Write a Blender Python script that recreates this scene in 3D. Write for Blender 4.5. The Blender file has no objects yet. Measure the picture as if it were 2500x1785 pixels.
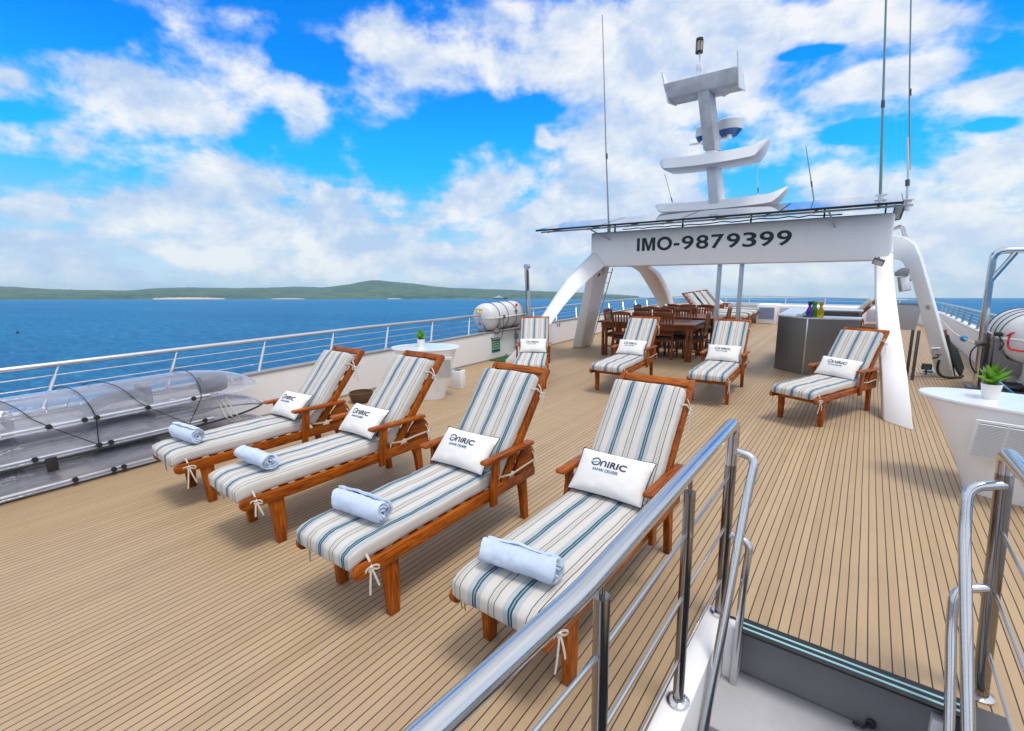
import bpy, bmesh, math, random
from mathutils import Vector, Matrix, noise
random.seed(7)
sc = bpy.context.scene
COL = sc.collection
R = math.radians

# ---------------------------------------------------------------- camera (calibrated from the deck planks and the arch beam)
W, H = 2500.0, 1785.0
CX, CY = W / 2, H / 2
EYE = 1.9
VF, VL = (2126.0, 649.0), (-368.0, 693.0)
FPX = math.sqrt(-((VF[0]-CX)*(VL[0]-CX) + (VF[1]-CY)*(VL[1]-CY)))
def cray(x, y): return Vector((x-CX, y-CY, FPX)).normalized()
_fw = cray(*VF)
_rt = -cray(*VL); _rt = (_rt - _fw*_rt.dot(_fw)).normalized()
_up = -_fw.cross(_rt)
M = Matrix((_rt, _fw, _up))                 # camera (x right, y down, z forward) -> ship axes
def pdir(x, y): return M @ cray(x, y)
cam_d = bpy.data.cameras.new('camera')
cam = bpy.data.objects.new('camera', cam_d); COL.objects.link(cam)
cam_d.sensor_width = 36.0
cam_d.lens = 36.0*FPX/W
cam_d.clip_start = 0.05; cam_d.clip_end = 60000
cam.matrix_world = Matrix.Translation((0, 0, EYE)) @ Matrix((M.col[0], -M.col[1], -M.col[2])).transposed().to_4x4()
sc.camera = cam
SEA_UP = (M @ Vector((0, -FPX, 726-CY))).normalized()
SEA_ROT = Vector((0, 0, 1)).rotation_difference(SEA_UP).to_matrix()
SEA_Z = -9.0
def sea(x, y, z): return SEA_ROT @ Vector((x, y, z)) + Vector((0, 0, SEA_Z))

# ---------------------------------------------------------------- view
sc.view_settings.view_transform = 'Standard'; sc.view_settings.look = 'None'
sc.view_settings.exposure = 0.0; sc.view_settings.gamma = 1.0
sc.cycles.max_bounces = 10; sc.cycles.transparent_max_bounces = 24
sc.cycles.caustics_reflective = False; sc.cycles.caustics_refractive = False

# ---------------------------------------------------------------- sun
SUN_DIR = Vector((0.32, -0.06, 1.0)).normalized()
sl = bpy.data.lights.new('sun', 'SUN'); sl.energy = 2.2; sl.angle = R(17); sl.color = (1.0, 0.93, 0.83)
so = bpy.data.objects.new('sun', sl); COL.objects.link(so)
so.rotation_euler = SUN_DIR.to_track_quat('Z', 'Y').to_euler(); so.location = (5, 5, 30)

# ---------------------------------------------------------------- node helpers
class NT:
    def __init__(s, tree): s.t = tree; s.n = tree.nodes; s.l = tree.links
    def add(s, kind, **kw):
        n = s.n.new(kind)
        for k, v in kw.items(): setattr(n, k, v)
        return n
    def put(s, sock, v):
        if isinstance(v, bpy.types.NodeSocket): s.l.new(v, sock)
        elif v is not None:
            if isinstance(v, (tuple, list)) and len(v) == 3 and sock.type == 'RGBA': v = tuple(v)+(1,)
            sock.default_value = v
    def math(s, op, a, b=None, c=None, clamp=False):
        n = s.add('ShaderNodeMath', operation=op, use_clamp=clamp)
        for i, v in enumerate((a, b, c)):
            if v is not None: s.put(n.inputs[i], v)
        return n.outputs[0]
    def vmath(s, op, a, b=None):
        n = s.add('ShaderNodeVectorMath', operation=op)
        s.put(n.inputs[0], a)
        if b is not None: s.put(n.inputs[1], b)
        return n.outputs['Value' if op == 'DOT_PRODUCT' else 'Vector']
    def mix(s, f, a, b, blend='MIX'):
        n = s.add('ShaderNodeMix', data_type='RGBA', blend_type=blend)
        s.put(n.inputs[0], f); s.put(n.inputs[6], a); s.put(n.inputs[7], b)
        return n.outputs[2]
    def noise(s, vec, scale, detail=3, rough=.5, dist=0):
        n = s.add('ShaderNodeTexNoise')
        if vec is not None: s.l.new(vec, n.inputs['Vector'])
        n.inputs['Scale'].default_value = scale; n.inputs['Detail'].default_value = detail
        n.inputs['Roughness'].default_value = rough; n.inputs['Distortion'].default_value = dist
        return n.outputs['Fac']
    def mapping(s, vec, scale=(1, 1, 1), loc=(0, 0, 0), rot=(0, 0, 0), kind='POINT'):
        n = s.add('ShaderNodeMapping', vector_type=kind)
        s.l.new(vec, n.inputs[0]); n.inputs['Location'].default_value = loc
        n.inputs['Rotation'].default_value = rot; n.inputs['Scale'].default_value = scale
        return n.outputs[0]
    def ramp(s, f, stops, interp='LINEAR'):
        n = s.add('ShaderNodeValToRGB'); s.l.new(f, n.inputs[0]); cr = n.color_ramp; cr.interpolation = interp
        while len(cr.elements) < len(stops): cr.elements.new(0.5)
        for e, (p, c) in zip(cr.elements, stops):
            e.position = p; e.color = (c, c, c, 1) if isinstance(c, (int, float)) else tuple(c)+(1,)
        return n.outputs[0]
    def smooth(s, v, a, b):
        n = s.add('ShaderNodeMapRange', interpolation_type='SMOOTHSTEP')
        s.put(n.inputs[0], v); n.inputs[1].default_value = a; n.inputs[2].default_value = b
        return n.outputs[0]
    def sep(s, vec):
        n = s.add('ShaderNodeSeparateXYZ'); s.l.new(vec, n.inputs[0]); return n.outputs
    def comb(s, x, y, z):
        n = s.add('ShaderNodeCombineXYZ')
        for i, v in enumerate((x, y, z)): s.put(n.inputs[i], v)
        return n.outputs[0]

# ---------------------------------------------------------------- world: sky with cumulus
world = bpy.data.worlds.new('World'); sc.world = world; world.use_nodes = True
w = NT(world.node_tree); w.n.clear()
def build_world():
    sky = w.add('ShaderNodeTexSky', sky_type='NISHITA'); sky.sun_disc = False
    sky.sun_elevation = math.asin(SUN_DIR.z); sky.sun_rotation = math.atan2(SUN_DIR.x, SUN_DIR.y)
    sky.air_density = 1.0; sky.dust_density = 0.6; sky.ozone_density = 2.0
    tc = w.add('ShaderNodeTexCoord').outputs['Generated']
    q = SEA_ROT.inverted().to_euler()
    gd = w.mapping(tc, rot=(q.x, q.y, q.z))          # direction with the sea horizon level
    w.l.new(gd, sky.inputs[0])
    x, y, z = w.sep(gd)
    zc = w.math('MAXIMUM', z, 0.0)
    # deep saturated tropical blue, paling to the horizon
    base = w.add('ShaderNodeHueSaturation'); base.inputs['Saturation'].default_value = 1.5
    base.inputs['Value'].default_value = 1.0; w.l.new(sky.outputs[0], base.inputs['Color'])
    blue = w.mix(1.0, base.outputs[0], (0.0, 2.0, 2.70), 'MULTIPLY')
    hz = w.smooth(zc, 0.50, 0.0)
    pale = w.mix(w.smooth(zc, .42, .12), blue, (.25, 5.6, 10.2))
    pale = w.mix(w.math('MULTIPLY', w.math('POWER', w.smooth(zc, .27, .0), 1.6), 0.95), pale, (7.4, 8.9, 9.9))
    # cloud cover: cumulus fields placed by direction, edges broken up by noise
    warp = w.noise(w.mapping(gd, scale=(1, 1, 1.7)), 5.0, 4, .6)
    def blob(px, py, rx, ry, amp, tilt=0):
        d0 = pdir(px, py)
        d1 = pdir(px+rx, py) - d0; d2 = pdir(px, py-ry) - d0
        e1 = (d1 - d0*d1.dot(d0)).normalized(); e3 = (d2 - d0*d2.dot(d0)); e3 = (e3 - e1*e3.dot(e1)).normalized()
        ru, rv = d1.length, d2.length
        if tilt:
            a = R(tilt); e1, e3 = e1*math.cos(a)+e3*math.sin(a), e3*math.cos(a)-e1*math.sin(a)
        e2 = e3.cross(e1)
        rot = Matrix((e1, e2, e3)).transposed().to_euler()
        v = w.mapping(tc, loc=d0, rot=(rot.x, rot.y, rot.z), scale=(ru, 1.2, rv), kind='TEXTURE')
        g = w.add('ShaderNodeTexGradient', gradient_type='QUADRATIC_SPHERE'); w.l.new(v, g.inputs[0])
        return w.math('MULTIPLY', w.smooth(g.outputs[1], 0.0, 0.55), amp)
    blobs = [
        # clouds
        (300, 190, 220, 80, .42, -12), (480, 285, 220, 85, .38, -20), (745, 290, 110, 120, .58), (30, 190, 75, 40, .36),
        (190, 340, 130, 90, .28), (560, 440, 270, 120, .46), (430, 540, 180, 50, .3), (930, 90, 220, 150, .50, -8), (1130, 170, 420, 125, .60), (1300, 60, 330, 150, .55),
        (590, 45, 150, 70, .14), (1700, 130, 460, 340, .85), (1560, 420, 330, 280, .80), (1400, 200, 200, 200, .3), (1180, 470, 230, 95, .50, 25), (1350, 560, 300, 120, .40),
        (2150, 50, 460, 130, .85, 4), (2150, 195, 380, 85, .80, 12), (2430, 215, 220, 70, .65, 14), (1900, 60, 300, 70, .3), (2420, 400, 300, 80, .55, 6), (2050, 450, 330, 90, .36),
        (80, 500, 190, 50, .42), (330, 500, 170, 60, .30), (90, 590, 200, 42, .46), (420, 600, 200, 36, .40), (760, 560, 260, 50, .40), (1010, 620, 330, 45, .38), (2350, 560, 330, 80, .42),
        (1800, 600, 400, 70, .40), (1322, 330, 34, 46, .45), (1340, 350, 60, 30, .3), (1110, 288, 36, 20, .42), (690, 640, 330, 40, .35), (1250, 660, 300, 30, .30),
        # blue openings
        (150, 50, 360, 120, -.62), (740, 140, 170, 95, -.62, -8), (970, 380, 200, 150, -.60), (1120, 310, 190, 70, -.60), (1310, 265, 100, 60, -.45),
        (1970, 128, 150, 26, -.65, 10), (2080, 325, 160, 50, -.75, 8), (2420, 305, 130, 36, -.55, 6), (2480, 110, 100, 30, -.45),
        (30, 270, 120, 55, -.35), (60, 420, 170, 60, -.25), (820, 430, 90, 70, -.30)]
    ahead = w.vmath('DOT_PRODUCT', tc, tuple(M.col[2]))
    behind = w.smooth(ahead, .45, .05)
    D = w.math('MAXIMUM', w.math('MULTIPLY', w.smooth(ahead, .50, .15), 1.0), w.math('MULTIPLY', w.smooth(z, .52, .66), .9))     # unseen overcast overhead and astern, added to whiten and soften the light
    for b in blobs:
        D = w.math('ADD', D, blob(*b))
    proj = w.vmath('DIVIDE', gd, w.comb(w.math('ADD', zc, .12), w.math('ADD', zc, .12), 1.0))
    n1 = w.noise(w.mapping(gd, scale=(1, 1, 1.45)), 6.4, 12, .60, .15)
    n2 = w.noise(w.mapping(gd, scale=(1, 1, 4.5)), 9.0, 10, .62, .2)
    n3 = w.noise(proj, 1.5, 10, .58, .1)
    lowband = w.smooth(zc, 0.30, 0.04)
    fb = w.math('ADD', w.math('MULTIPLY', n1, .60), w.math('MULTIPLY', w.mix(lowband, n3, n2), .40))
    dens = w.math('ADD', w.math('ADD', w.math('MULTIPLY', D, .80), w.math('ADD', w.math('MULTIPLY', lowband, .30), .13)), w.math('MULTIPLY', w.math('SUBTRACT', fb, .53), 3.0))
    mask = w.smooth(dens, -0.07, 0.40)
    core = w.smooth(dens, 0.10, 0.75)
    # sunlit heads and blue-grey undersides: compare the field with itself a little lower
    nb = w.noise(w.mapping(gd, scale=(1, 1, 1.45), loc=(-.012, -.010, -.045)), 6.4, 8, .58, .15)
    lit = w.math('ADD', w.math('MULTIPLY', w.math('SUBTRACT', n1, nb), 5.5), .40)
    soft = w.noise(w.mapping(gd, scale=(1, 1, 2.4)), 3.4, 5, .55)
    shade = w.math('ADD', w.math('MULTIPLY', lit, .70), w.math('MULTIPLY', w.math('SUBTRACT', soft, .42), 1.5), clamp=True)
    toright = w.smooth(w.math('ADD', w.math('MULTIPLY', x, .9), w.math('MULTIPLY', z, .5)), -.55, .35)
    shade = w.math('ADD', shade, w.math('MULTIPLY', toright, .24), clamp=True)
    ccol = w.mix(shade, (4.6, 6.2, 8.9), (9.6, 9.7, 9.8))
    ccol = w.mix(w.math('MULTIPLY', hz, .20), ccol, (7.9, 8.9, 9.8))
    full = w.mix(w.math('MULTIPLY', mask, .96), pale, ccol)
    full = w.mix(behind, full, w.vmath('MULTIPLY', full, (1.28, 1.25, 1.22)))     # unseen sky astern, brightened as added light on aft-facing surfaces
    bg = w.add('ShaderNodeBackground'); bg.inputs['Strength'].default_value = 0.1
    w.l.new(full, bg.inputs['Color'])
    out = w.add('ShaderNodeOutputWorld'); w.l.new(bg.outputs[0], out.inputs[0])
build_world()

# ---------------------------------------------------------------- materials
def newmat(name):
    m = bpy.data.materials.new(name); m.use_nodes = True
    t = NT(m.node_tree); b = t.n['Principled BSDF']
    return m, t, b
def simple(name, col, rough=.5, metal=0, var=.06, scale=6, bump=0, bscale=60, coat=0, spec=None, rv=.16):
    if metal >= .95: rv, var, scale = .03, .02, 3
    m, t, b = newmat(name)
    oc = t.add('ShaderNodeTexCoord').outputs['Object']
    n = t.noise(oc, scale, 4, .6)
    c2 = tuple(max(0, c*(1-var*2.2)) for c in col)
    t.put(b.inputs['Base Color'], t.mix(t.ramp(n, [(.3, 0.0), (.7, 1.0)]), c2, col))
    t.put(b.inputs['Roughness'], t.math('ADD', t.math('MULTIPLY', n, rv), max(0, rough-rv/2)))
    b.inputs['Metallic'].default_value = metal
    if coat: b.inputs['Coat Weight'].default_value = coat; b.inputs['Coat Roughness'].default_value = .08
    if spec is not None: b.inputs['Specular IOR Level'].default_value = spec
    if bump:
        bn = t.add('ShaderNodeBump'); bn.inputs['Strength'].default_value = bump; bn.inputs['Distance'].default_value = .004
        t.l.new(t.noise(oc, bscale, 4, .6), bn.inputs['Height']); t.l.new(bn.outputs[0], b.inputs['Normal'])
    return m
def paint(name, col, rough):
    m, t, b = newmat(name)
    oc = t.add('ShaderNodeTexCoord').outputs['Object']
    st = t.noise(t.mapping(oc, scale=(14, 14, .7)), 1.0, 5, .65); bl = t.noise(oc, 1.6, 5, .6)
    c = t.mix(t.ramp(st, [(.55, 0.0), (.85, .30)]), col, tuple(x*.80 for x in col)); c = t.mix(t.ramp(bl, [(.5, 0.0), (.8, .22)]), c, (col[0]*.88, col[1]*.87, col[2]*.83))
    t.put(b.inputs['Base Color'], c); t.put(b.inputs['Roughness'], t.math('ADD', t.math('MULTIPLY', bl, .2), rough-.08))
    bn = t.add('ShaderNodeBump'); bn.inputs['Strength'].default_value = .25; bn.inputs['Distance'].default_value = .01
    t.l.new(t.noise(oc, 3.5, 3, .5), bn.inputs['Height']); t.l.new(bn.outputs[0], b.inputs['Normal'])
    return m
def wood(name, axis, dark, mid, lite, rough=.40, coat=.08):
    m, t, b = newmat(name)
    oi = t.add('ShaderNodeObjectInfo')
    oc = t.vmath('ADD', t.add('ShaderNodeTexCoord').outputs['Object'], t.comb(t.math('MULTIPLY', oi.outputs['Random'], 7.3), t.math('MULTIPLY', oi.outputs['Random'], 3.1), t.math('MULTIPLY', oi.outputs['Random'], 5.7)))
    s = [14, 14, 14]; s[axis] = 1.1
    v = t.mapping(oc, scale=s)
    n = t.noise(v, 1.0, 5, .6, .6)
    rings = t.math('FRACT', t.math('MULTIPLY', n, 9.0))
    rings = t.ramp(rings, [(0, 0.0), (.16, .55), (.45, 1.0), (.72, .9), (.90, .15), (1.0, 0.0)])
    s2 = [160, 160, 160]; s2[axis] = 4
    fine = t.noise(t.mapping(oc, scale=s2), 1.0, 3, .6)
    big = t.noise(oc, 3.0, 2, .5)
    c = t.mix(rings, dark, mid)
    c = t.mix(t.ramp(big, [(.35, 0.0), (.7, .75)]), c, t.mix(rings, mid, lite))
    c = t.mix(t.ramp(fine, [(.40, 0.0), (.70, .75)]), c, tuple(x*.42 for x in mid))
    t.put(b.inputs['Base Color'], c)
    b.inputs['Roughness'].default_value = rough
    b.inputs['Specular IOR Level'].default_value = .22
    b.inputs['Coat Weight'].default_value = coat; b.inputs['Coat Roughness'].default_value = .18
    bn = t.add('ShaderNodeBump'); bn.inputs['Strength'].default_value = .12; bn.inputs['Distance'].default_value = .003
    t.l.new(fine, bn.inputs['Height']); t.l.new(bn.outputs[0], b.inputs['Normal'])
    return m
TD, TM, TL = (.080, .014, .002), (.37, .080, .004), (.60, .165, .010)
WOOD = [wood('teak grain along '+a, i, TD, TM, TL) for i, a in enumerate('xyz')]
CD, CM, CL = (.045, .011, .004), (.23, .060, .014), (.38, .11, .028)
DARKWOOD = [wood('dark wood grain along '+a, i, CD, CM, CL, .35, .25) for i, a in enumerate('xyz')]

def deck_mat():
    m, t, b = newmat('synthetic teak deck')
    oc = t.add('ShaderNodeTexCoord').outputs['Object']
    x, y, z = t.sep(oc)
    PW = .0483
    wob = t.math('MULTIPLY', t.math('SUBTRACT', t.noise(oc, 1.3, 2, .5), .5), .006)
    u = t.math('DIVIDE', t.math('ADD', t.math('ADD', x, .014), wob), PW)
    fr = t.math('FRACT', t.math('ADD', u, 200.0)); idx = t.math('FLOOR', t.math('ADD', u, 200.0))
    d = t.math('ABSOLUTE', t.math('SUBTRACT', fr, .5))
    seam = t.smooth(d, .432, .449)
    wn = t.add('ShaderNodeTexWhiteNoise', noise_dimensions='1D'); t.l.new(idx, wn.inputs['W'])
    big = t.noise(oc, .55, 4, .6); med = t.noise(t.mapping(oc, scale=(9, 1.2, 1)), 1.0, 5, .65); fine = t.noise(t.mapping(oc, scale=(420, 30, 1)), 1.0, 2, .5)
    c = t.mix(wn.outputs['Value'], (.392, .270, .150), (.485, .345, .200))
    c = t.mix(t.ramp(big, [(.35, 0.0), (.7, .7)]), c, (.40, .282, .182))
    c = t.mix(t.ramp(med, [(.45, 0.0), (.85, .5)]), c, (.52, .38, .24))
    c = t.mix(t.math('MULTIPLY', fine, .25), c, (.31, .21, .12))
    # salt marks and scuffs
    sp = t.noise(t.mapping(oc, scale=(5, 2.2, 1)), 4.0, 8, .72)
    c = t.mix(t.ramp(sp, [(.70, 0.0), (.78, .35)]), c, (.72, .66, .56))
    dirt = t.noise(oc, 2.3, 6, .65)
    c = t.mix(t.ramp(dirt, [(.52, 0.0), (.80, .5)]), c, (.31, .225, .155))
    sc_ = t.mix(t.noise(oc, 3, 3, .5), (.022, .020, .022), (.065, .058, .052))
    c = t.mix(seam, c, sc_)
    t.put(b.inputs['Base Color'], c)
    t.put(b.inputs['Roughness'], t.math('ADD', t.math('MULTIPLY', med, .2), .48))
    b.inputs['Specular IOR Level'].default_value = .35
    bn = t.add('ShaderNodeBump'); bn.inputs['Strength'].default_value = .5; bn.inputs['Distance'].default_value = .003
    hgt = t.math('ADD', t.math('MULTIPLY', seam, -1.0), t.math('MULTIPLY', fine, .35))
    t.l.new(hgt, bn.inputs['Height']); t.l.new(bn.outputs[0], b.inputs['Normal'])
    return m
DECK = deck_mat()

def stripe_mat():
    m, t, b = newmat('striped canvas')
    oc = t.add('ShaderNodeTexCoord').outputs['Object']
    off = t.add('ShaderNodeAttribute', attribute_type='OBJECT', attribute_name='stripe_offset').outputs['Fac']
    warm = t.add('ShaderNodeAttribute', attribute_type='OBJECT', attribute_name='stripe_warm').outputs['Fac']
    x, y, z = t.sep(oc)
    P = .205
    wob = t.math('MULTIPLY', t.math('SUBTRACT', t.noise(oc, 5, 3, .5), .5), .006)
    u = t.math('FRACT', t.math('ADD', t.math('DIVIDE', t.math('ADD', t.math('ADD', x, off), wob), P), 100.5))
    u = t.math('MULTIPLY', t.math('SUBTRACT', u, .5), P)      # 0 at a teal stripe, +-P/2 at the fine lines
    a = t.math('ABSOLUTE', u)
    v = t.math('SUBTRACT', P/2, a)                            # distance from the fine-line group
    cream = (.575, .545, .51); cool = (.50, .51, .53); teal = (.003, .062, .095); tmid = (.17, .27, .30); black = (.035, .035, .04)
    tan = t.mix(warm, (.42, .36, .26), (.58, .49, .30))
    # fine hatching inside the cool band
    hat = t.math('FRACT', t.math('MULTIPLY', x, 290.0))
    hat = t.smooth(hat, .55, .70)
    band = t.mix(t.math('MULTIPLY', hat, .55), (.43, .45, .48), (.29, .33, .375))
    def lt(s, e): return t.math('LESS_THAN', s, e)
    c = t.mix(lt(a, .038), cream, band)
    c = t.mix(t.math('MULTIPLY', lt(v, .030), .5), c, cool)
    c = t.mix(lt(a, .0122), c, teal)
    c = t.mix(lt(a, .0042), c, tmid)
    # group of lines: dark, tan, dark
    c = t.mix(lt(v, .0024), c, tan)
    dk = t.math('ABSOLUTE', t.math('SUBTRACT', v, .0165))
    c = t.mix(lt(dk, .0020), c, black)
    tn = t.math('ABSOLUTE', t.math('SUBTRACT', v, .0095))
    c = t.mix(t.math('MULTIPLY', lt(tn, .0014), .6), c, tan)
    soil = t.noise(oc, 4, 4, .6)
    c = t.mix(t.ramp(soil, [(.5, 0.0), (.85, .25)]), c, (.47, .43, .38))
    t.put(b.inputs['Base Color'], c); b.inputs['Roughness'].default_value = .85
    b.inputs['Specular IOR Level'].default_value = .2
    bn = t.add('ShaderNodeBump'); bn.inputs['Strength'].default_value = .35; bn.inputs['Distance'].default_value = .006
    wr = t.noise(t.mapping(oc, scale=(1, 2.2, 1)), 9, 4, .6)
    weave = t.noise(oc, 700, 1, .5)
    t.l.new(t.math('ADD', wr, t.math('MULTIPLY', weave, .06)), bn.inputs['Height']); t.l.new(bn.outputs[0], b.inputs['Normal'])
    return m
STRIPE = stripe_mat()

def sea_mat():
    m, t, b = newmat('sea water')
    oc = t.add('ShaderNodeTexCoord').outputs['Object']
    big = t.noise(t.mapping(oc, scale=(.004, .010, 1)), 1.0, 4, .6)
    mid = t.noise(t.mapping(oc, scale=(.03, .06, 1)), 1.0, 4, .6)
    c = t.mix(t.ramp(big, [(.35, 0.0), (.7, 1.0)]), (.010, .175, .410), (.022, .245, .510))
    c = t.mix(t.math('MULTIPLY', mid, .4), c, (.004, .085, .23))
    chop = t.noise(t.mapping(oc, scale=(.16, .42, 1), rot=(0, 0, R(35))), 1.0, 7, .68, .3)     # wind chop: dark and bright wave facets painted into the water colour
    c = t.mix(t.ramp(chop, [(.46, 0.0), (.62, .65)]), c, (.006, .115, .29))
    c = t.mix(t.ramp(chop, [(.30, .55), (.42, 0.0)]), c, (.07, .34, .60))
    rip = t.noise(t.mapping(oc, scale=(.55, .9, 1)), 1.0, 6, .62, .4)
    rip2 = t.noise(t.mapping(oc, scale=(.10, .16, 1)), 1.0, 4, .6, .3)
    bn = t.add('ShaderNodeBump'); bn.inputs['Strength'].default_value = 1.0; bn.inputs['Distance'].default_value = 1.8
    t.l.new(t.math('ADD', t.math('MULTIPLY', rip, .75), t.math('MULTIPLY', rip2, 2.0)), bn.inputs['Height'])
    # rough water: the facets keep the grazing mirror reflection well below that of a flat sheet
    t.n.remove(b)
    df = t.add('ShaderNodeBsdfDiffuse'); t.put(df.inputs[0], c); t.l.new(bn.outputs[0], df.inputs['Normal'])
    gl = t.add('ShaderNodeBsdfGlossy'); gl.inputs['Roughness'].default_value = .16; t.l.new(bn.outputs[0], gl.inputs['Normal'])
    fr = t.add('ShaderNodeFresnel'); fr.inputs[0].default_value = 1.33; t.l.new(bn.outputs[0], fr.inputs['Normal'])
    mx = t.add('ShaderNodeMixShader'); t.l.new(t.math('MINIMUM', t.math('MULTIPLY', fr.outputs[0], .60), .26), mx.inputs[0])
    t.l.new(df.outputs[0], mx.inputs[1]); t.l.new(gl.outputs[0], mx.inputs[2]); t.l.new(mx.outputs[0], t.n['Material Output'].inputs[0])
    return m
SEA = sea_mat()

def island_mat():
    m, t, b = newmat('scrub covered island')
    oc = t.add('ShaderNodeTexCoord').outputs['Object']
    n = t.noise(t.mapping(oc, scale=(.012, .012, .03)), 1.0, 6, .65); n2 = t.noise(t.mapping(oc, scale=(.003, .003, .01)), 1.0, 4, .6)
    c = t.mix(t.ramp(n, [(.40, 0.0), (.60, 1.0)]), (.012, .045, .030), (.060, .115, .060))
    c = t.mix(t.ramp(n2, [(.45, 0.0), (.7, .6)]), c, (.10, .13, .05))
    t.put(b.inputs['Base Color'], c); b.inputs['Roughness'].default_value = .9
    return m
ISLAND = island_mat()
SAND = simple('beach sand', (.62, .50, .36), .9, var=.1, scale=.02)

WHITE = paint('white gelcoat', (.87, .87, .885), .32)
WHITE2 = paint('white painted wall', (.82, .82, .835), .42)
GREYPAINT = simple('grey painted plate', (.20, .20, .215), .5, var=.07, scale=4)
GREYDECK = simple('worn grey tread', (.46, .46, .49), .75, var=.07, scale=4, bump=.3, bscale=150)
DARKGREY = simple('dark grey plate', (.10, .10, .105), .5, var=.1)
BLACK = simple('black rubber', (.018, .018, .02), .5, var=.1)
LETTER = simple('black lettering', (.012, .014, .02), .4)
NAVY = simple('navy print', (.010, .022, .085), .7)
SKYPRINT = simple('light blue print', (.06, .42, .72), .7)
BLUEPRINT = simple('mid blue print', (.010, .10, .26), .7)
PILLOW = simple('white canvas', (.80, .785, .765), .9, var=.04, scale=9, bump=.3, bscale=900, spec=.2)
CREAM = simple('cream tie tape', (.70, .66, .58), .85, var=.05)
TOWEL = simple('pale blue terry', (.62, .73, .92), .95, var=.06, scale=30, bump=1.0, bscale=420, spec=.1)
CHROME = simple('polished steel', (.64, .64, .655), .17, 1.0, var=.05, scale=14)
POSTSTEEL = simple('polished steel toned for dark reflections', (.30, .285, .28), .13, 1.0, var=.08, scale=10)  # dark surroundings mirrored in the posts are put into this base colour
STEEL = simple('satin steel tube', (.66, .66, .67), .28, 1.0, var=.06, scale=9)
WIRE = simple('bright steel rod', (.62, .59, .56), .25, 1.0)
BARSTEEL = simple('brushed dark steel', (.25, .25, .255), .33, .85, var=.03, scale=2, rv=.05)
GRILLSTEEL = simple('dull steel sheet', (.50, .50, .52), .42, .25, var=.08)
ALU = simple('aluminium strip', (.42, .40, .39), .45, .5, var=.08)
GREENTAPE = simple('teal edge strip', (.30, .55, .58), .5)
POT = simple('white ribbed ceramic', (.80, .79, .76), .45, var=.03)
SOIL = simple('potting soil', (.05, .03, .018), .95, bump=.6)
SOLAR_EDGE = simple('black panel frame', (.02, .02, .022), .35)
CANISTER = simple('white fibreglass', (.70, .71, .72), .30, var=.06, scale=4, coat=.2)
YELLOW = simple('yellow label', (.75, .42, .03), .5)
RED = simple('red paint', (.60, .02, .03), .45)
TURF = simple('green plastic turf', (.035, .12, .018), .9, var=.2, scale=60, bump=1, bscale=300)
ROPE = simple('white rope', (.66, .65, .62), .85, bump=.5, bscale=300)
BLUEPLASTIC = simple('blue plastic', (.01, .28, .55), .35)
TEALPLASTIC = simple('teal plastic', (.03, .42, .42), .35)
SEATPAD = simple('charcoal seat pad', (.030, .033, .045), .7, var=.1)
BENCHPAD = simple('beige bench pad', (.52, .50, .47), .85)
LIGHTGREY = simple('light grey plastic', (.50, .50, .51), .45)
VENTBLUE = simple('blue vent slats', (.20, .26, .44), .5)
MASTGREY = simple('weathered aluminium paint', (.68, .68, .695), .5, var=.14, scale=5)
NAVYPAINT = simple('dark navy hull', (.015, .022, .040), .4)
KAYSEAT = simple('grey kayak seat', (.10, .11, .15), .7, var=.15)
def basket_mat():
    m, t, b = newmat('woven wicker')
    oc = t.add('ShaderNodeTexCoord').outputs['Object']
    x, y, z = t.sep(oc)
    ang = t.math('ARCTAN2', y, x)
    a = t.math('SINE', t.math('MULTIPLY', ang, 34.0)); r = t.math('SINE', t.math('MULTIPLY', z, 520.0))
    h = t.math('MULTIPLY', a, r)
    c = t.mix(t.smooth(h, -.4, .6), (.045, .020, .010), (.24, .13, .065))
    c = t.mix(t.noise(oc, 12, 3, .6), c, (.16, .085, .04))
    t.put(b.inputs['Base Color'], c); b.inputs['Roughness'].default_value = .7
    bn = t.add('ShaderNodeBump'); bn.inputs['Strength'].default_value = .8; bn.inputs['Distance'].default_value = .008
    t.l.new(h, bn.inputs['Height']); t.l.new(bn.outputs[0], b.inputs['Normal'])
    return m
WICKER = basket_mat()
def leaf_mat():
    m, t, b = newmat('succulent leaf')
    oc = t.add('ShaderNodeTexCoord').outputs['Object']
    c = t.mix(t.noise(oc, 9, 3, .6), (.13, .38, .03), (.36, .62, .07))
    t.put(b.inputs['Base Color'], c); b.inputs['Roughness'].default_value = .45
    b.inputs['Subsurface Weight'].default_value = 0.0
    tr = t.add('ShaderNodeBsdfTranslucent'); t.put(tr.inputs[0], (.25, .55, .05))
    mx = t.add('ShaderNodeMixShader'); mx.inputs[0].default_value = .25
    t.l.new(b.outputs[0], mx.inputs[1]); t.l.new(tr.outputs[0], mx.inputs[2])
    t.l.new(mx.outputs[0], t.n['Material Output'].inputs[0])
    return m
LEAF = leaf_mat()
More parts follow.
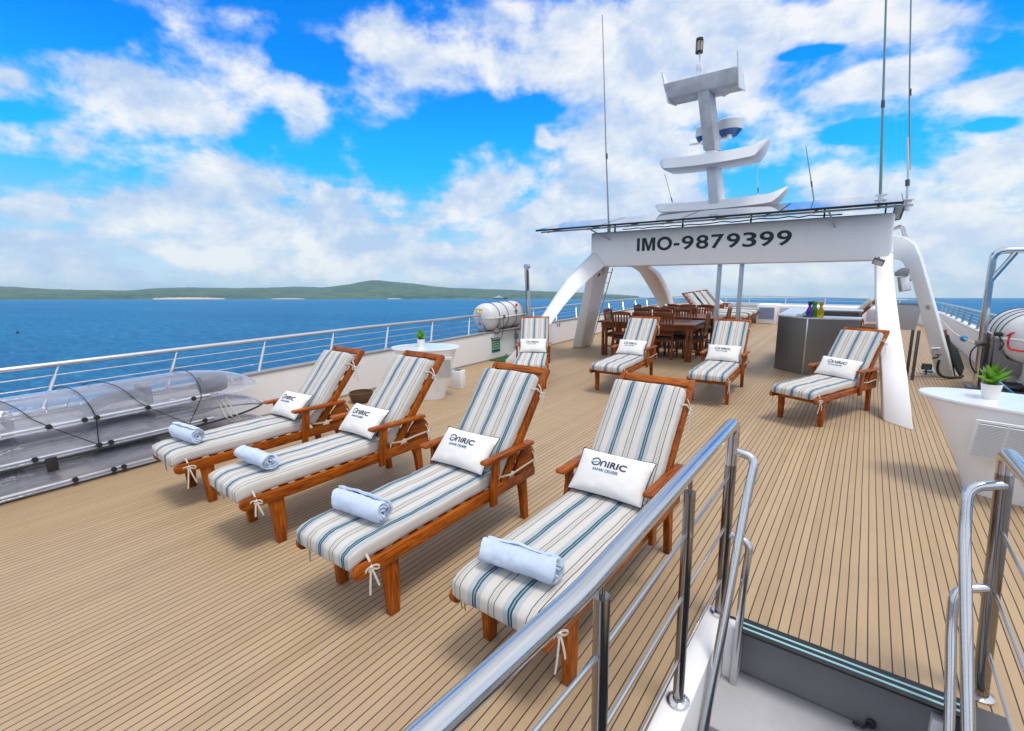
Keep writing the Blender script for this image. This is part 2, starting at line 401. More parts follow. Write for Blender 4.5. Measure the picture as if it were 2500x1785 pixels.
def clear_mat():
    m, t, b = newmat('clear polycarbonate')
    oc = t.add('ShaderNodeTexCoord').outputs['Object']
    fr = t.add('ShaderNodeFresnel'); fr.inputs[0].default_value = 1.5
    bn = t.add('ShaderNodeBump'); bn.inputs['Strength'].default_value = .6; bn.inputs['Distance'].default_value = .03
    t.l.new(t.noise(t.mapping(oc, scale=(9, 1.6, 9)), 1.0, 5, .65, .5), bn.inputs['Height'])
    t.l.new(bn.outputs[0], fr.inputs['Normal'])
    tr = t.add('ShaderNodeBsdfTransparent'); t.put(tr.inputs[0], (.975, .98, .99))
    gl = t.add('ShaderNodeBsdfGlossy'); t.put(gl.inputs[0], (.86, .90, 1)); gl.inputs['Roughness'].default_value = .06
    t.l.new(bn.outputs[0], gl.inputs['Normal'])
    df = t.add('ShaderNodeBsdfDiffuse'); t.put(df.inputs[0], (.76, .80, .96))
    m1 = t.add('ShaderNodeMixShader'); t.l.new(t.math('MULTIPLY', fr.outputs[0], 1.5, clamp=True), m1.inputs[0])
    t.l.new(tr.outputs[0], m1.inputs[1]); t.l.new(gl.outputs[0], m1.inputs[2])
    m2 = t.add('ShaderNodeMixShader'); t.l.new(t.math('ADD', t.math('MULTIPLY', t.ramp(t.noise(t.mapping(oc, scale=(5, .7, 5)), 1.0, 5, .65), [(.35, 0.0), (.7, 1.0)]), .22), .11), m2.inputs[0])
    t.l.new(m1.outputs[0], m2.inputs[1]); t.l.new(df.outputs[0], m2.inputs[2])
    t.l.new(m2.outputs[0], t.n['Material Output'].inputs[0])
    return m
CLEAR = clear_mat()
def glass(name, col):
    m, t, b = newmat(name)
    t.put(b.inputs['Base Color'], col); b.inputs['Roughness'].default_value = .08
    b.inputs['Transmission Weight'].default_value = .55; b.inputs['IOR'].default_value = 1.35
    return m
def solar_mat():
    m, t, b = newmat('solar cells')
    oc = t.add('ShaderNodeTexCoord').outputs['Object']
    x, y, z = t.sep(oc)
    gx = t.math('LESS_THAN', t.math('FRACT', t.math('MULTIPLY', x, 6.4)), .04); gy = t.math('LESS_THAN', t.math('FRACT', t.math('MULTIPLY', y, 6.4)), .04)
    c = t.mix(t.math('MAXIMUM', gx, gy), (.012, .03, .09), (.35, .38, .42))
    t.put(b.inputs['Base Color'], c); b.inputs['Roughness'].default_value = .10; b.inputs['Specular IOR Level'].default_value = .9; b.inputs['Coat Weight'].default_value = 1.0; b.inputs['Coat IOR'].default_value = 1.8
    b.inputs['Coat Roughness'].default_value = .04
    return m
SOLAR = solar_mat()

# ---------------------------------------------------------------- mesh helpers
class MB:
    def __init__(s): s.b = bmesh.new()
    def box(s, x0, x1, y0, y1, z0, z1, bev=0, mat=None):
        r = bmesh.ops.create_cube(s.b, size=1.0); vs = r['verts']
        for v in vs: v.co = Vector(((x0+x1)/2+v.co.x*(x1-x0), (y0+y1)/2+v.co.y*(y1-y0), (z0+z1)/2+v.co.z*(z1-z0)))
        if bev:
            es = list({e for v in vs for e in v.link_edges})
            r2 = bmesh.ops.bevel(s.b, geom=es, offset=bev, segments=2, profile=.5, affect='EDGES')
            vs = r2['verts']
        if mat is not None:
            for v in vs: v.co = mat @ v.co
        return s
    def hexa(s, bot, top):
        vb = [s.b.verts.new(p) for p in bot]; vt = [s.b.verts.new(p) for p in top]; n = len(vb)
        s.b.faces.new(vb[::-1]); s.b.faces.new(vt)
        for i in range(n): s.b.faces.new((vb[i], vb[(i+1) % n], vt[(i+1) % n], vt[i]))
        return s
    def loft(s, rings, cap=True, closed=True):
        vr = [[s.b.verts.new(p) for p in r] for r in rings]; n = len(vr[0])
        for a, b_ in zip(vr, vr[1:]):
            for i in range(n if closed else n-1):
                s.b.faces.new((a[i], a[(i+1) % n], b_[(i+1) % n], b_[i]))
        if cap and closed: s.b.faces.new(vr[0][::-1]); s.b.faces.new(vr[-1])
        return s
    def tube(s, pts, r, n=10, taper=None):
        P = [Vector(p) for p in pts]; rings = []; prev = None
        for i, p in enumerate(P):
            d = (P[min(i+1, len(P)-1)] - P[max(i-1, 0)]).normalized()
            if prev is None:
                up = Vector((0, 0, 1)) if abs(d.z) < .9 else Vector((1, 0, 0)); a = d.cross(up).normalized()
            else: a = (prev - d*prev.dot(d)).normalized()
            prev = a; c = d.cross(a)
            rr = r if taper is None else r + (taper-r)*i/(len(P)-1)
            rings.append([p + a*rr*math.cos(2*math.pi*k/n) + c*rr*math.sin(2*math.pi*k/n) for k in range(n)])
        return s.loft(rings)
    def lathe(s, prof, c=(0, 0, 0), n=32, mat=None):
        c = Vector(c); rings = []
        for r, z in prof:
            ring = [Vector((max(r, 1e-4)*math.cos(2*math.pi*k/n), max(r, 1e-4)*math.sin(2*math.pi*k/n), z)) for k in range(n)]
            rings.append([(mat @ p if mat is not None else p) + c for p in ring])
        return s.loft(rings)
    def prism(s, poly, o, u, v, d):
        """polygon poly (a,b) laid on o + a*u + b*v, extruded along d (centred)"""
        o, u, v, d = Vector(o), Vector(u), Vector(v), Vector(d)
        return s.hexa([o+u*a+v*b-d*.5 for a, b in poly], [o+u*a+v*b+d*.5 for a, b in poly])
    def build(s, name, mat, parent=None, smooth=35, bev=0):
        b = s.b
        bmesh.ops.recalc_face_normals(b, faces=b.faces)
        if bev:
            es = [e for e in b.edges if len(e.link_faces) == 2 and e.calc_face_angle(0) > .5]
            bmesh.ops.bevel(b, geom=es, offset=bev, segments=2, profile=.5, affect='EDGES', clamp_overlap=True)
        me = bpy.data.meshes.new(name)
        if parent is not None:
            off = Vector((0, 0, 0)); q = parent
            while q is not None: off += q.location; q = q.parent
            bmesh.ops.translate(b, verts=b.verts, vec=-off)
        b.to_mesh(me); b.free()
        if smooth:
            me.polygons.foreach_set('use_smooth', [True]*len(me.polygons))
            me.set_sharp_from_angle(angle=R(smooth))
        me.materials.append(mat)
        o = bpy.data.objects.new(name, me); COL.objects.link(o)
        if parent is not None: o.parent = parent
        return o
def center_origin(o):
    """put a top-level mesh's origin at the middle of its base"""
    vs = [v.co for v in o.data.vertices]
    c = Vector(((min(v.x for v in vs)+max(v.x for v in vs))/2, (min(v.y for v in vs)+max(v.y for v in vs))/2, min(v.z for v in vs)))
    o.data.transform(Matrix.Translation(-c)); o.location = o.location + c
    return o
def tag(o, label=None, cat=None, group=None, kind=None):
    if label: o['label'] = label
    if cat: o['category'] = cat
    if group: o['group'] = group
    if kind: o['kind'] = kind
    return o
def thing(name, label, cat, loc=(0, 0, 0), group=None):
    o = bpy.data.objects.new(name, None); COL.objects.link(o); o.location = loc; o.empty_display_size = .1
    return tag(o, label, cat, group)
def copy_tree(o, parent=None):
    c = o.copy(); COL.objects.link(c); c.parent = parent
    for ch in o.children: copy_tree(ch, c)
    return c
def text_mesh(body, size=1.0, bold=0.0, extrude=.002, align='LEFT', spacing=1.0):
    cu = bpy.data.curves.new('lettering', 'FONT'); cu.body = body; cu.size = size; cu.offset = bold; cu.extrude = extrude
    cu.align_x = align; cu.space_character = spacing; cu.resolution_u = 4
    ob = bpy.data.objects.new('lettering', cu); COL.objects.link(ob)
    me = bpy.data.meshes.new_from_object(ob.evaluated_get(bpy.context.evaluated_depsgraph_get()))
    bpy.data.objects.remove(ob); bpy.data.curves.remove(cu)
    return me
def mesh_obj(name, me, mat, parent=None):
    me.materials.clear(); me.materials.append(mat); me.name = name
    o = bpy.data.objects.new(name, me); COL.objects.link(o)
    if parent is not None: o.parent = parent
    return o
def arc(c, r, a0, a1, n, u=(1, 0, 0), v=(0, 0, 1)):
    c, u, v = Vector(c), Vector(u), Vector(v)
    return [c + u*r*math.cos(a0+(a1-a0)*i/n) + v*r*math.sin(a0+(a1-a0)*i/n) for i in range(n+1)]
def rounded(pts, rad=.06, n=6):
    P = [Vector(p) for p in pts]; out = [P[0]]
    for a, b, c in zip(P, P[1:], P[2:]):
        d0 = (a-b); d1 = (c-b); r = min(rad, d0.length*.45, d1.length*.45)
        p0 = b + d0.normalized()*r; p1 = b + d1.normalized()*r
        for i in range(n+1):
            t = i/n; out.append(p0*(1-t)**2 + b*2*t*(1-t) + p1*t*t)
    out.append(P[-1]); return out
def lerp(tab, x):
    for (x0, y0), (x1, y1) in zip(tab, tab[1:]):
        if x <= x1: return y0 + (y1-y0)*max(0, (x-x0))/(x1-x0)
    return tab[-1][1]

# ================================================================ SEA, ISLAND
def build_sea():
    m = MB(); n = 96; radii = [0, 60, 200, 600, 1800, 5000, 12000]
    rings = [[(max(r, .01)*math.cos(2*math.pi*k/n), max(r, .01)*math.sin(2*math.pi*k/n), 0) for k in range(n)] for r in radii]
    m.loft(rings, cap=False)
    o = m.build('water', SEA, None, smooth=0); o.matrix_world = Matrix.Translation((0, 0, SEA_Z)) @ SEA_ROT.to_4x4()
    for p in o.data.polygons:
        if p.normal.z < 0: p.flip()
    tag(o, kind='structure')
    inv = SEA_ROT.inverted()
    hgt = -SEA_Z + EYE
    def az_el(px, py):
        d = inv @ pdir(px, py); return math.atan2(d.x, d.y), d.z/math.hypot(d.x, d.y)
    prof = [(-300, 703), (0, 700), (60, 703), (120, 707), (200, 708), (290, 710), (345, 707), (420, 703), (500, 702), (560, 704), (640, 703), (740, 701), (790, 702), (850, 696), (880, 689), (905, 685), (940, 686), (970, 688), (1000, 693), (1050, 699), (1110, 703), (1180, 706), (1260, 709), (1340, 712), (1420, 715), (1500, 719), (1560, 723)]
    def island(name, prof, D0, depth, mat, seed, top=1.0):
        b = MB(); rows = []; NA, ND = 260, 14
        p0, p1 = prof[0][0], prof[-1][0]
        for i in range(NA+1):
            px = p0 + (p1-p0)*i/NA
            a, el = az_el(px, lerp(prof, px))
            row = []
            for j in range(ND+1):
                t = j/ND; D = D0 + depth*t
                Hh = (el*(D0+depth*.62) + hgt)
                k = math.sin(min(1.0, t/.62)*math.pi/2)**.85 if t < .62 else 1-((t-.62)/.38)**2
                z = Hh*k
                z *= 1 + .10*noise.noise(Vector((i*.11, j*.5, seed)))*(1-abs(t-.62)*1.2)
                z += 5*noise.noise(Vector((i*.9, j*.9, seed+5)))*(.25+k*.5)
                row.append((D*math.sin(a), D*math.cos(a), max(z, 2.5 if t < .6 else -2) if j else -2))
            rows.append(row)
        b.loft(rows, cap=False, closed=False)
        o = b.build(name, mat, None, smooth=60); o.matrix_world = Matrix.Translation((0, 0, SEA_Z)) @ SEA_ROT.to_4x4()
        return o
    tag(island('hill', prof, 4200, 2200, ISLAND, 1.0), kind='structure')
    low = [(-300, 712), (0, 712), (200, 715), (400, 714), (640, 715), (800, 714), (900, 713), (1100, 715), (1250, 716), (1340, 716), (1450, 719), (1520, 721), (1600, 724)]
    low = [(x, y+3.5) for x, y in low]
    tag(island('terrain', low, 3300, 500, ISLAND, 9.0), kind='structure')
    # sand beaches along the shore
    for i, (xa, xb, hpx) in enumerate([(372, 548, 4.2), (662, 745, 2.2), (945, 980, 2.0)]):
        b = MB(); rows = []
        for k in range(31):
            px = xa + (xb-xa)*k/30
            a, _ = az_el(px, 724); D = 3230
            e = math.sin(math.pi*k/30)**.5
            hh = hpx/FPX*D*1.05*(.35+.65*e)*(.85+.25*noise.noise(Vector((k*.5, i, 0))))
            rows.append([(D*math.sin(a), D*math.cos(a), -1), ((D+20)*math.sin(a), (D+20)*math.cos(a), hh*.8), ((D+60)*math.sin(a), (D+60)*math.cos(a), hh), ((D+130)*math.sin(a), (D+130)*math.cos(a), -1)])
        b.loft(rows, cap=False, closed=False)
        o = b.build('beach', SAND, None, smooth=40); o.matrix_world = Matrix.Translation((0, 0, SEA_Z)) @ SEA_ROT.to_4x4()
        tag(o, kind='structure')
    # anchored yacht, tender and a small buoy
    def place(o, px, D, turn):
        d = inv @ pdir(px, 724); a = math.atan2(d.x, d.y)
        k = o.scale.x; o.matrix_world = Matrix.Translation(Vector(sea(D*math.sin(a), D*math.cos(a), 0))) @ SEA_ROT.to_4x4() @ Matrix.Rotation(-a+turn, 4, 'Z') @ Matrix.Scale(k, 4)
    y = thing('motor_yacht', 'dark hulled motor yacht with white decks anchored off the island', 'yacht')
    hull = MB(); ys = []
    for t in [i/16 for i in range(17)]:
        x = -20 + 43*t; bw = 4.4*(1-max(0, (t-.55)/.45)**2.2); top = 3.4 + 1.8*max(0, t-.4)
        fx = x + (0 if t < .9 else 0)
        ys.append([(fx, -bw*.75, -.6), (fx, bw*.75, -.6), (fx+t*1.5, bw, top), (fx+t*1.5, -bw, top)])
    hull.loft(ys); hull.build('hull', NAVYPAINT, y)
    s = MB(); s.hexa([(-18, -3.6, 3.8), (12, -3.4, 4.4), (12, 3.4, 4.4), (-18, 3.6, 3.8)], [(-17, -3.6, 6.3), (9, -3, 6.5), (9, 3, 6.5), (-17, 3.6, 6.3)])
    s.hexa([(-12, -3.2, 6.52), (7, -2.8, 6.52), (7, 2.8, 6.52), (-12, 3.2, 6.52)], [(-11, -3.0, 9.0), (3.6, -2.4, 9.0), (3.6, 2.4, 9.0), (-11, 3.0, 9.0)])
    s.hexa([(-7, -2.4, 9.02), (1, -2, 9.02), (1, 2, 9.02), (-7, 2.4, 9.02)], [(-6, -2.2, 10.6), (-1, -1.8, 10.6), (-1, 1.8, 10.6), (-6, 2.2, 10.6)])
    s.build('superstructure', WHITE2, y, smooth=0)
    v = MB(); v.box(-15, 8, -3.66, -3.5, 4.9, 5.6); v.box(-9, 4.5, -3.16, -2.9, 7.3, 8.2); v.build('window_band', DARKGREY, y)
    q = MB(); q.tube([(-3, 0, 10.6), (-3.6, 0, 15)], .2, 6); q.box(-4.3, -2.5, -1, 1, 12.6, 12.9); q.build('mast', WHITE2, y)
    y.scale = (1.75, 1.75, 1.75); place(y, 1220, 2600, R(6))
    t = MB(); t.loft([[(x, -w_, 0), (x, w_, 0), (x+.3, w_*1.2, 1.1), (x+.3, -w_*1.2, 1.1)] for x, w_ in [(-4, .9), (-1, 1.1), (2, .9), (4, .15)]]); t.box(-1.5, .2, -.6, .6, 1.1, 2.2)
    o = t.build('tender', NAVYPAINT); place(o, 1189, 2400, 0); tag(o, 'tiny dark tender floating beside the anchored motor yacht', 'boat')
    t = MB(); t.lathe([(.05, -.3), (.75, .0), (.85, .5), (.5, .9), (.14, 1.0), (.1, 1.9), (.02, 2.0)], n=16)
    o = t.build('mooring_buoy', BLACK); o.scale = (.55,)*3; place(o, 24, 210, 0); tag(o, 'small dark mooring buoy alone on the open water', 'buoy')
build_sea()

# ================================================================ DECK, BULWARKS, RAILS
HX0, HX1, HY = -.445, .52, 2.60
def build_deck():
    m = MB(); b = m.b
    def quad(x0, x1, y0, y1): b.faces.new([b.verts.new(p) for p in ((x0, y0, 0), (x1, y0, 0), (x1, y1, 0), (x0, y1, 0))])
    quad(-6.6, 1.95, HY, 20.7); quad(-6.6, -.56, -4, HY); quad(.66, 1.95, -4, HY)
    tag(m.build('deck', DECK, smooth=0), kind='structure')
    # hull sides below the deck
    m = MB(); m.hexa([(-6.0, -4, -9.6), (1.3, -4, -9.6), (1.3, 19, -9.6), (-6.0, 19, -9.6)], [(-6.72, -4, -2.6), (2.0, -4, -2.6), (2.0, 20.7, -2.6), (-6.72, 20.7, -2.6)])
    tag(m.build('terrain_hull', WHITE2, smooth=0), kind='structure').name = 'hull'
    # stairwell below the hatch
    st = thing('stairwell', 'open grey stairwell sunk into the deck between the two polished handrails', 'stairwell', (.06, 2.0, 0))
    m = MB(); m.box(-.56, HX0, -2.0, HY, -2.5, .022, bev=.008); m.build('side_plate', WHITE2, st)
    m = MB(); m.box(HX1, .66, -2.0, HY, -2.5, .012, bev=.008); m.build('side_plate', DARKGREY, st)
    m = MB(); m.box(HX0, HX1, HY-.02, HY+.10, -.30, -.012); m.build('riser', GREYPAINT, st)
    m = MB(); m.box(HX0+.001, HX0+.080, HY-.095, HY-.021, -2.0, -.002, bev=.004); m.build('corner_trim', WHITE2, st)
    m = MB(); m.box(HX1-.10, HX1-.05, HY-.075, HY-.021, -.33, -.08, bev=.004); m.build('corner_trim', WHITE2, st)
    m = MB(); m.box(HX0, HX1, 2.15, HY+.1, -.36, -.31, bev=.006); m.build('tread', GREYDECK, st)
    m = MB(); m.box(HX0, HX1, 1.75, 2.28, -.66, -.62, bev=.006); m.build('tread', GREYDECK, st)
    m = MB(); m.box(HX0, HX1, 1.2, 1.88, -.96, -.92, bev=.006); m.build('tread', GREYDECK, st)
    m = MB(); m.box(HX0, HX1, -2.0, 1.5, -2.45, -2.4); m.build('bottom_floor', GREYDECK, st)
    m = MB(); m.box(-.385, HX1+.02, HY-.10, HY+.02, -.010, .005, bev=.003); e = m.build('edge_strip', BLACK, st)
    m = MB(); m.box(-.38, HX1+.015, HY-.075, HY-.062, .005, .008); m.box(-.38, HX1+.015, HY-.035, HY-.022, .005, .008); m.build('grip_line', GREENTAPE, e)
    m = MB(); m.lathe([(.001, 0), (.02, 0), (.022, .012), (.012, .016), (.001, .016)], (.22, HY-.024, -.27), 16, Matrix.Rotation(R(90), 3, 'X')); m.tube([(.22, HY-.04, -.27), (.19, HY-.06, -.285), (.15, HY-.05, -.29)], .007, 6); m.build('drain_plug', BLACK, st)
build_deck()

PORT_TOP = [(-4, .60), (2, .595), (5, .61), (10, .595), (12, .57), (16, .555), (20.6, .53)]
STB_TOP = [(-4, .62), (11, .62), (13.8, .57), (17, .50), (20.6, .46)]
PORT_RAIL = [(-4, 1.045), (.7, 1.04), (5, 1.03), (7.4, .99), (10, .985), (12.7, .945), (14, .925), (16, .89), (18.5, .82), (20.5, .775)]
STB_RAIL = [(-4, 1.06), (9, 1.05), (11, 1.02), (12.5, .97), (16, .86), (20.4, .745)]
def wall_along(pts, thick, top, z0=0.0, base=-2.6):
    """pts: inner-face (x,y); outward normal from thick sign vector list"""
    m = MB(); rings = []
    for i, (x, y) in enumerate(pts):
        a = Vector(pts[max(i-1, 0)]); b_ = Vector(pts[min(i+1, len(pts)-1)]); d = (b_-a).normalized(); n = Vector((-d.y, d.x))*thick
        h = top(y) if callable(top) else top
        rings.append([(x, y, z0), (x, y, h-.012), (x+n.x*.12, y+n.y*.12, h), (x+n.x, y+n.y, h), (x+n.x, y+n.y, base)])
    m.loft(rings); return m
def cap_along(pts, thick, top, mat, parent):
    m = MB(); rings = []
    for i, (x, y) in enumerate(pts):
        a = Vector(pts[max(i-1, 0)]); b_ = Vector(pts[min(i+1, len(pts)-1)]); d = (b_-a).normalized(); n = Vector((-d.y, d.x))*thick
        h = top(y)
        rings.append([(x-n.x*.1, y-n.y*.1, h+.002), (x-n.x*.1, y-n.y*.1, h+.024), (x+n.x*1.05, y+n.y*1.05, h+.024), (x+n.x*1.05, y+n.y*1.05, h+.002)])
    m.loft(rings); return m.build('cap_rail', mat, parent)
def rail_thing(name, label, posts, railpts, wires, r=.026, mat=STEEL, group=None, pr=.018, wr=.0055):
    t = thing(name, label, 'railing', (railpts[0][0], railpts[0][1], 0), group)
    m = MB(); m.tube(railpts, r, 12); m.build('handrail', mat, t)
    for a, b_ in posts:
        a, b_ = Vector(a), Vector(b_); m = MB(); k = a.lerp(b_, .78)
        m.tube([a, k], pr, 10); m.tube([k, b_], pr*.5, 8); m.lathe([(.001, 0), (.036, 0), (.034, .012), (.02, .016)], a, 14); m.build('post', mat, t)
    for wpts in wires:
        m = MB(); m.tube(wpts, wr, 6); m.build('wire', WIRE, t)
    return t
def build_sides():
    ptop = lambda y: lerp(PORT_TOP, y); stop = lambda y: lerp(STB_TOP, y)
    port = [(-6.55, y) for y in (-4, -1, 2, 5, 8, 10, 12, 14, 16, 17.5)] + [(-6.52, 18.6), (-6.44, 19.4), (-6.25, 20.1), (-5.9, 20.5)]
    t = thing('bulwark', 'long white port bulwark behind the clear kayaks and loungers', 'bulwark', (-6.6, 8, 0), 'bulwarks round the deck')
    wall_along(port, .14, ptop).build('wall', WHITE2, t); cap_along(port, .14, ptop, ALU, t)
    m = MB(); m.box(-6.55, -6.535, -4, 17, .0005, .03); m.build('skirting', ALU, t)
    bow = [(-5.898, 20.5), (-5.4, 20.62), (-3, 20.66), (0, 20.66), (1.0, 20.6)]
    t = thing('bulwark', 'low white bulwark across the bow behind the lockers', 'bulwark', (-2.3, 20.6, 0), 'bulwarks round the deck')
    wall_along(bow, .14, lambda y: .535).build('wall', WHITE2, t); cap_along(bow, .14, lambda y: .535, WHITE, t)
    stb = [(1.002, 20.6), (1.45, 20.35), (1.7, 19.6), (1.80, 18), (1.82, 16), (1.83, 13), (1.84, 10), (1.84, 6), (1.84, -4)]
    t = thing('bulwark', 'white starboard bulwark curving to the bow past the grill', 'bulwark', (1.85, 12, 0), 'bulwarks round the deck')
    wall_along(stb, .14, stop).build('wall', WHITE2, t); cap_along(stb, .14, stop, WHITE, t)
    # port railing
    def pr(y, dx=-6.76): return (dx, y, lerp(PORT_RAIL, y))
    rp = [pr(y) for y in (-4, -2, 0, 1, 2, 3, 4, 5, 6, 7, 7.8, 8.15)]
    posts = [((-6.62, y, ptop(y)+.024), (-6.755, y+.2, lerp(PORT_RAIL, y)-.02)) for y in [-2.3+1.085*i for i in range(10)] if y < 7.6]
    def wires(y0, y1, ptop, prail, x0, x1):
        out = []
        for k in (.25, .5, .75):
            out.append([(x0+(x1-x0)*k, y, ptop(y)+.02+(prail(y)-ptop(y)-.02)*k) for y in [y0+(y1-y0)*i/14 for i in range(15)]])
        return out
    pl = lambda y: lerp(PORT_RAIL, y)
    rail_thing('railing', 'satin steel port railing over the sea aft of the white raft canister', posts, rp, wires(-4, 8.1, ptop, pl, -6.62, -6.755), group='railings round the deck', r=.028)
    rp = [pr(y) for y in (9.75, 11, 12.5, 14, 15.5, 17)] + [(-6.72, 18.3, .83), (-6.62, 19.3, .80), (-6.36, 20.2, .79), (-5.85, 20.62, .79)]
    posts = [((-6.62, y, ptop(y)+.024), (-6.755, y+.2, pl(y)-.02)) for y in [9.9+1.1*i for i in range(8)]]
    ww = []
    for k in (.25, .5, .75):
        ww.append([(-6.62-.135*k, y, ptop(y)+.02+(pl(y)-ptop(y)-.02)*k) for y in (9.8, 12, 14, 16, 17.6)] + [(-6.5, 19.2, .56+.2*k), (-6.2, 20.2, .555+.2*k)])
    rail_thing('railing', 'satin steel port railing forward of the raft canister by the arch leg', posts, rp, ww, group='railings round the deck')
    rp = [(-5.84, 20.63, .79), (-5.3, 20.72, .80), (-3.6, 20.74, .83), (-1.2, 20.74, .815), (.2, 20.74, .79), (1.1, 20.66, .765)]
    posts = [((x, 20.7, .56), (x, 20.74, .79)) for x in (-5.4, -4.55, -3.7, -2.45, -1.2, .05, .9)]
    rail_thing('railing', 'low steel railing running straight across the bow', posts, rp, [[(-5.6, 20.7, .68), (-3, 20.72, .69), (0.9, 20.7, .67)]], r=.022, group='railings round the deck')
    sl_ = lambda y: lerp(STB_RAIL, y)
    sp = [(1.12, 20.65, .765), (1.5, 20.45, .755), (1.75, 19.7, .76), (1.86, 18, .80)] + [(1.90, y, sl_(y)) for y in (16, 14.5, 13, 12, 11, 9, 6, 3)]
    TEALRAIL = simple('teal tinted steel', (.40, .55, .58), .3, .8)
    posts = [((1.87, y, stop(y)+.024), (1.90, y, sl_(y)-.02)) for y in [19.3-.98*i for i in range(12)]]
    ww = [[(1.82+.0*k, 19.3, .47+.29*k)] + [(1.88, y, stop(y)+.02+(sl_(y)-stop(y)-.02)*k) for y in (17.5, 15, 13, 11, 8, 4)] for k in (.2, .4, .6, .8)]
    rail_thing('railing', 'teal tinted starboard railing curving away toward the bow', posts, sp, ww, mat=TEALRAIL, pr=.024, group='railings round the deck')
    # coloured pegs on the port cap
    for i, (yy, mt, nm) in enumerate([(2.66, BLUEPLASTIC, 'blue plastic peg clipped at the kayak end of the bulwark'), (2.72, YELLOW, 'yellow plastic peg clipped between two blue pegs'), (2.78, TEALPLASTIC, 'teal plastic peg clipped on the bulwark cap'), (2.84, BLUEPLASTIC, 'blue plastic peg clipped farthest from the kayaks')]):
        m = MB(); m.box(-6.535, -6.515, yy-.018, yy+.018, .575, .655, bev=.005); m.box(-6.56, -6.515, yy-.012, yy+.012, .636, .650); o = center_origin(m.build('clothes_peg', mt)); tag(o, nm, 'peg', 'pegs on the bulwark cap')
build_sides()

# ================================================================ FOREGROUND STAIR RAILS
def build_stair_rails():
    t = thing('stair_railing', 'polished steel stair railing in the foreground beside the nearest lounger', 'railing', (-.49, 2.5, 0), 'stair railings')
    m = MB(); m.tube(rounded([(-.68, -1.0, 1.105), (-.55, .45, 1.105), (-.507, .95, 1.105), (-.498, 1.84, 1.115), (-.482, 2.555, 1.135), (-.485, 2.56, .9)], .075, 7), .030, 20); m.build('handrail', CHROME, t)
    m = MB(); m.tube([(-.485, 2.56, .98), (-.485, 2.56, .0)], .0285, 18); p = m.build('post', POSTSTEEL, t)
    m = MB(); m.lathe([(.001, .023), (.052, .023), (.052, .031), (.042, .040), (.03, .040)], (-.485, 2.56, 0), 24); m.build('flange', CHROME, p)
    for y, x in ((1.865, -.497), (1.085, -.507), (.30, -.56)):
        m = MB(); m.tube([(x, y, .0), (x, y, 1.02)], .0235, 18); m.tube([(x, y, 1.02), (x, y, 1.09)], .009, 12); p = m.build('post', POSTSTEEL, t)
        m = MB(); m.lathe([(.001, .023), (.048, .023), (.05, .031), (.04, .040), (.025, .042)], (x, y, 0), 24); m.build('flange', CHROME, p)
    for z0 in (.84, .555, .25):
        m = MB(); m.tube([(-.485, 2.55, z0), (-.497, 1.86, z0), (-.507, 1.08, z0), (-.56, .3, z0), (-.67, -1.0, z0)], .0075, 8); m.build('wire', WIRE, t)
    m = MB(); m.tube(rounded([(-.485, 2.56, .975), (-.372, 2.56, .960), (-.385, 2.50, .80), (-.42, 2.04, -.25), (-.44, 1.72, -1.0)], .075, 7), .0215, 16); m.build('grab_rail', CHROME, t)
    m = MB(); m.tube(rounded([(-.485, 2.56, .505), (-.362, 2.56, .495), (-.372, 2.52, .30), (-.382, 2.46, -.62), (-.39, 2.42, -1.2)], .06, 7), .0195, 16); m.build('grab_rail', CHROME, t)
    t = thing('stair_railing', 'polished steel stair railing at the right edge with a bent upper end', 'railing', (.56, 2.68, 0), 'stair railings')
    m = MB(); m.tube([(.585, 2.69, 0), (.5305, 2.69, 1.06)], .0295, 20); m.build('post', POSTSTEEL, t)
    m = MB(); m.tube(rounded([(.5315, 2.69, 1.05), (.527, 2.69, 1.135), (.535, 2.35, 1.145), (.545, 1.2, 1.14), (.55, -1, 1.14)], .075, 7), .030, 20); m.build('handrail', CHROME, t)
    m = MB(); m.lathe([(.001, .001), (.05, .001), (.05, .010), (.03, .018)], (.585, 2.69, 0), 24); m.build('flange', CHROME, t)
    for y in (1.9, 1.1):
        m = MB(); m.tube([(.575, y, .0), (.56, y, 1.13)], .0235, 16); m.build('post', POSTSTEEL, t)
    for z0, x in ((.80, .552), (.52, .567), (.24, .58)):
        m = MB(); m.tube([(x, 2.68, z0), (x, .5, z0+.01)], .0075, 8); m.build('wire', WIRE, t)
    m = MB(); m.tube(rounded([(.535, 2.68, 1.005), (.418, 2.63, .985), (.425, 2.58, .80), (.470, 2.12, .10), (.50, 1.8, -.4)], .075, 7), .0215, 16); m.build('grab_rail', CHROME, t)
    m = MB(); m.tube(rounded([(.56, 2.69, .535), (.432, 2.62, .515), (.436, 2.58, .36), (.455, 2.34, -.05), (.47, 2.1, -.6)], .06, 7), .0195, 16); m.build('grab_rail', CHROME, t)
build_stair_rails()
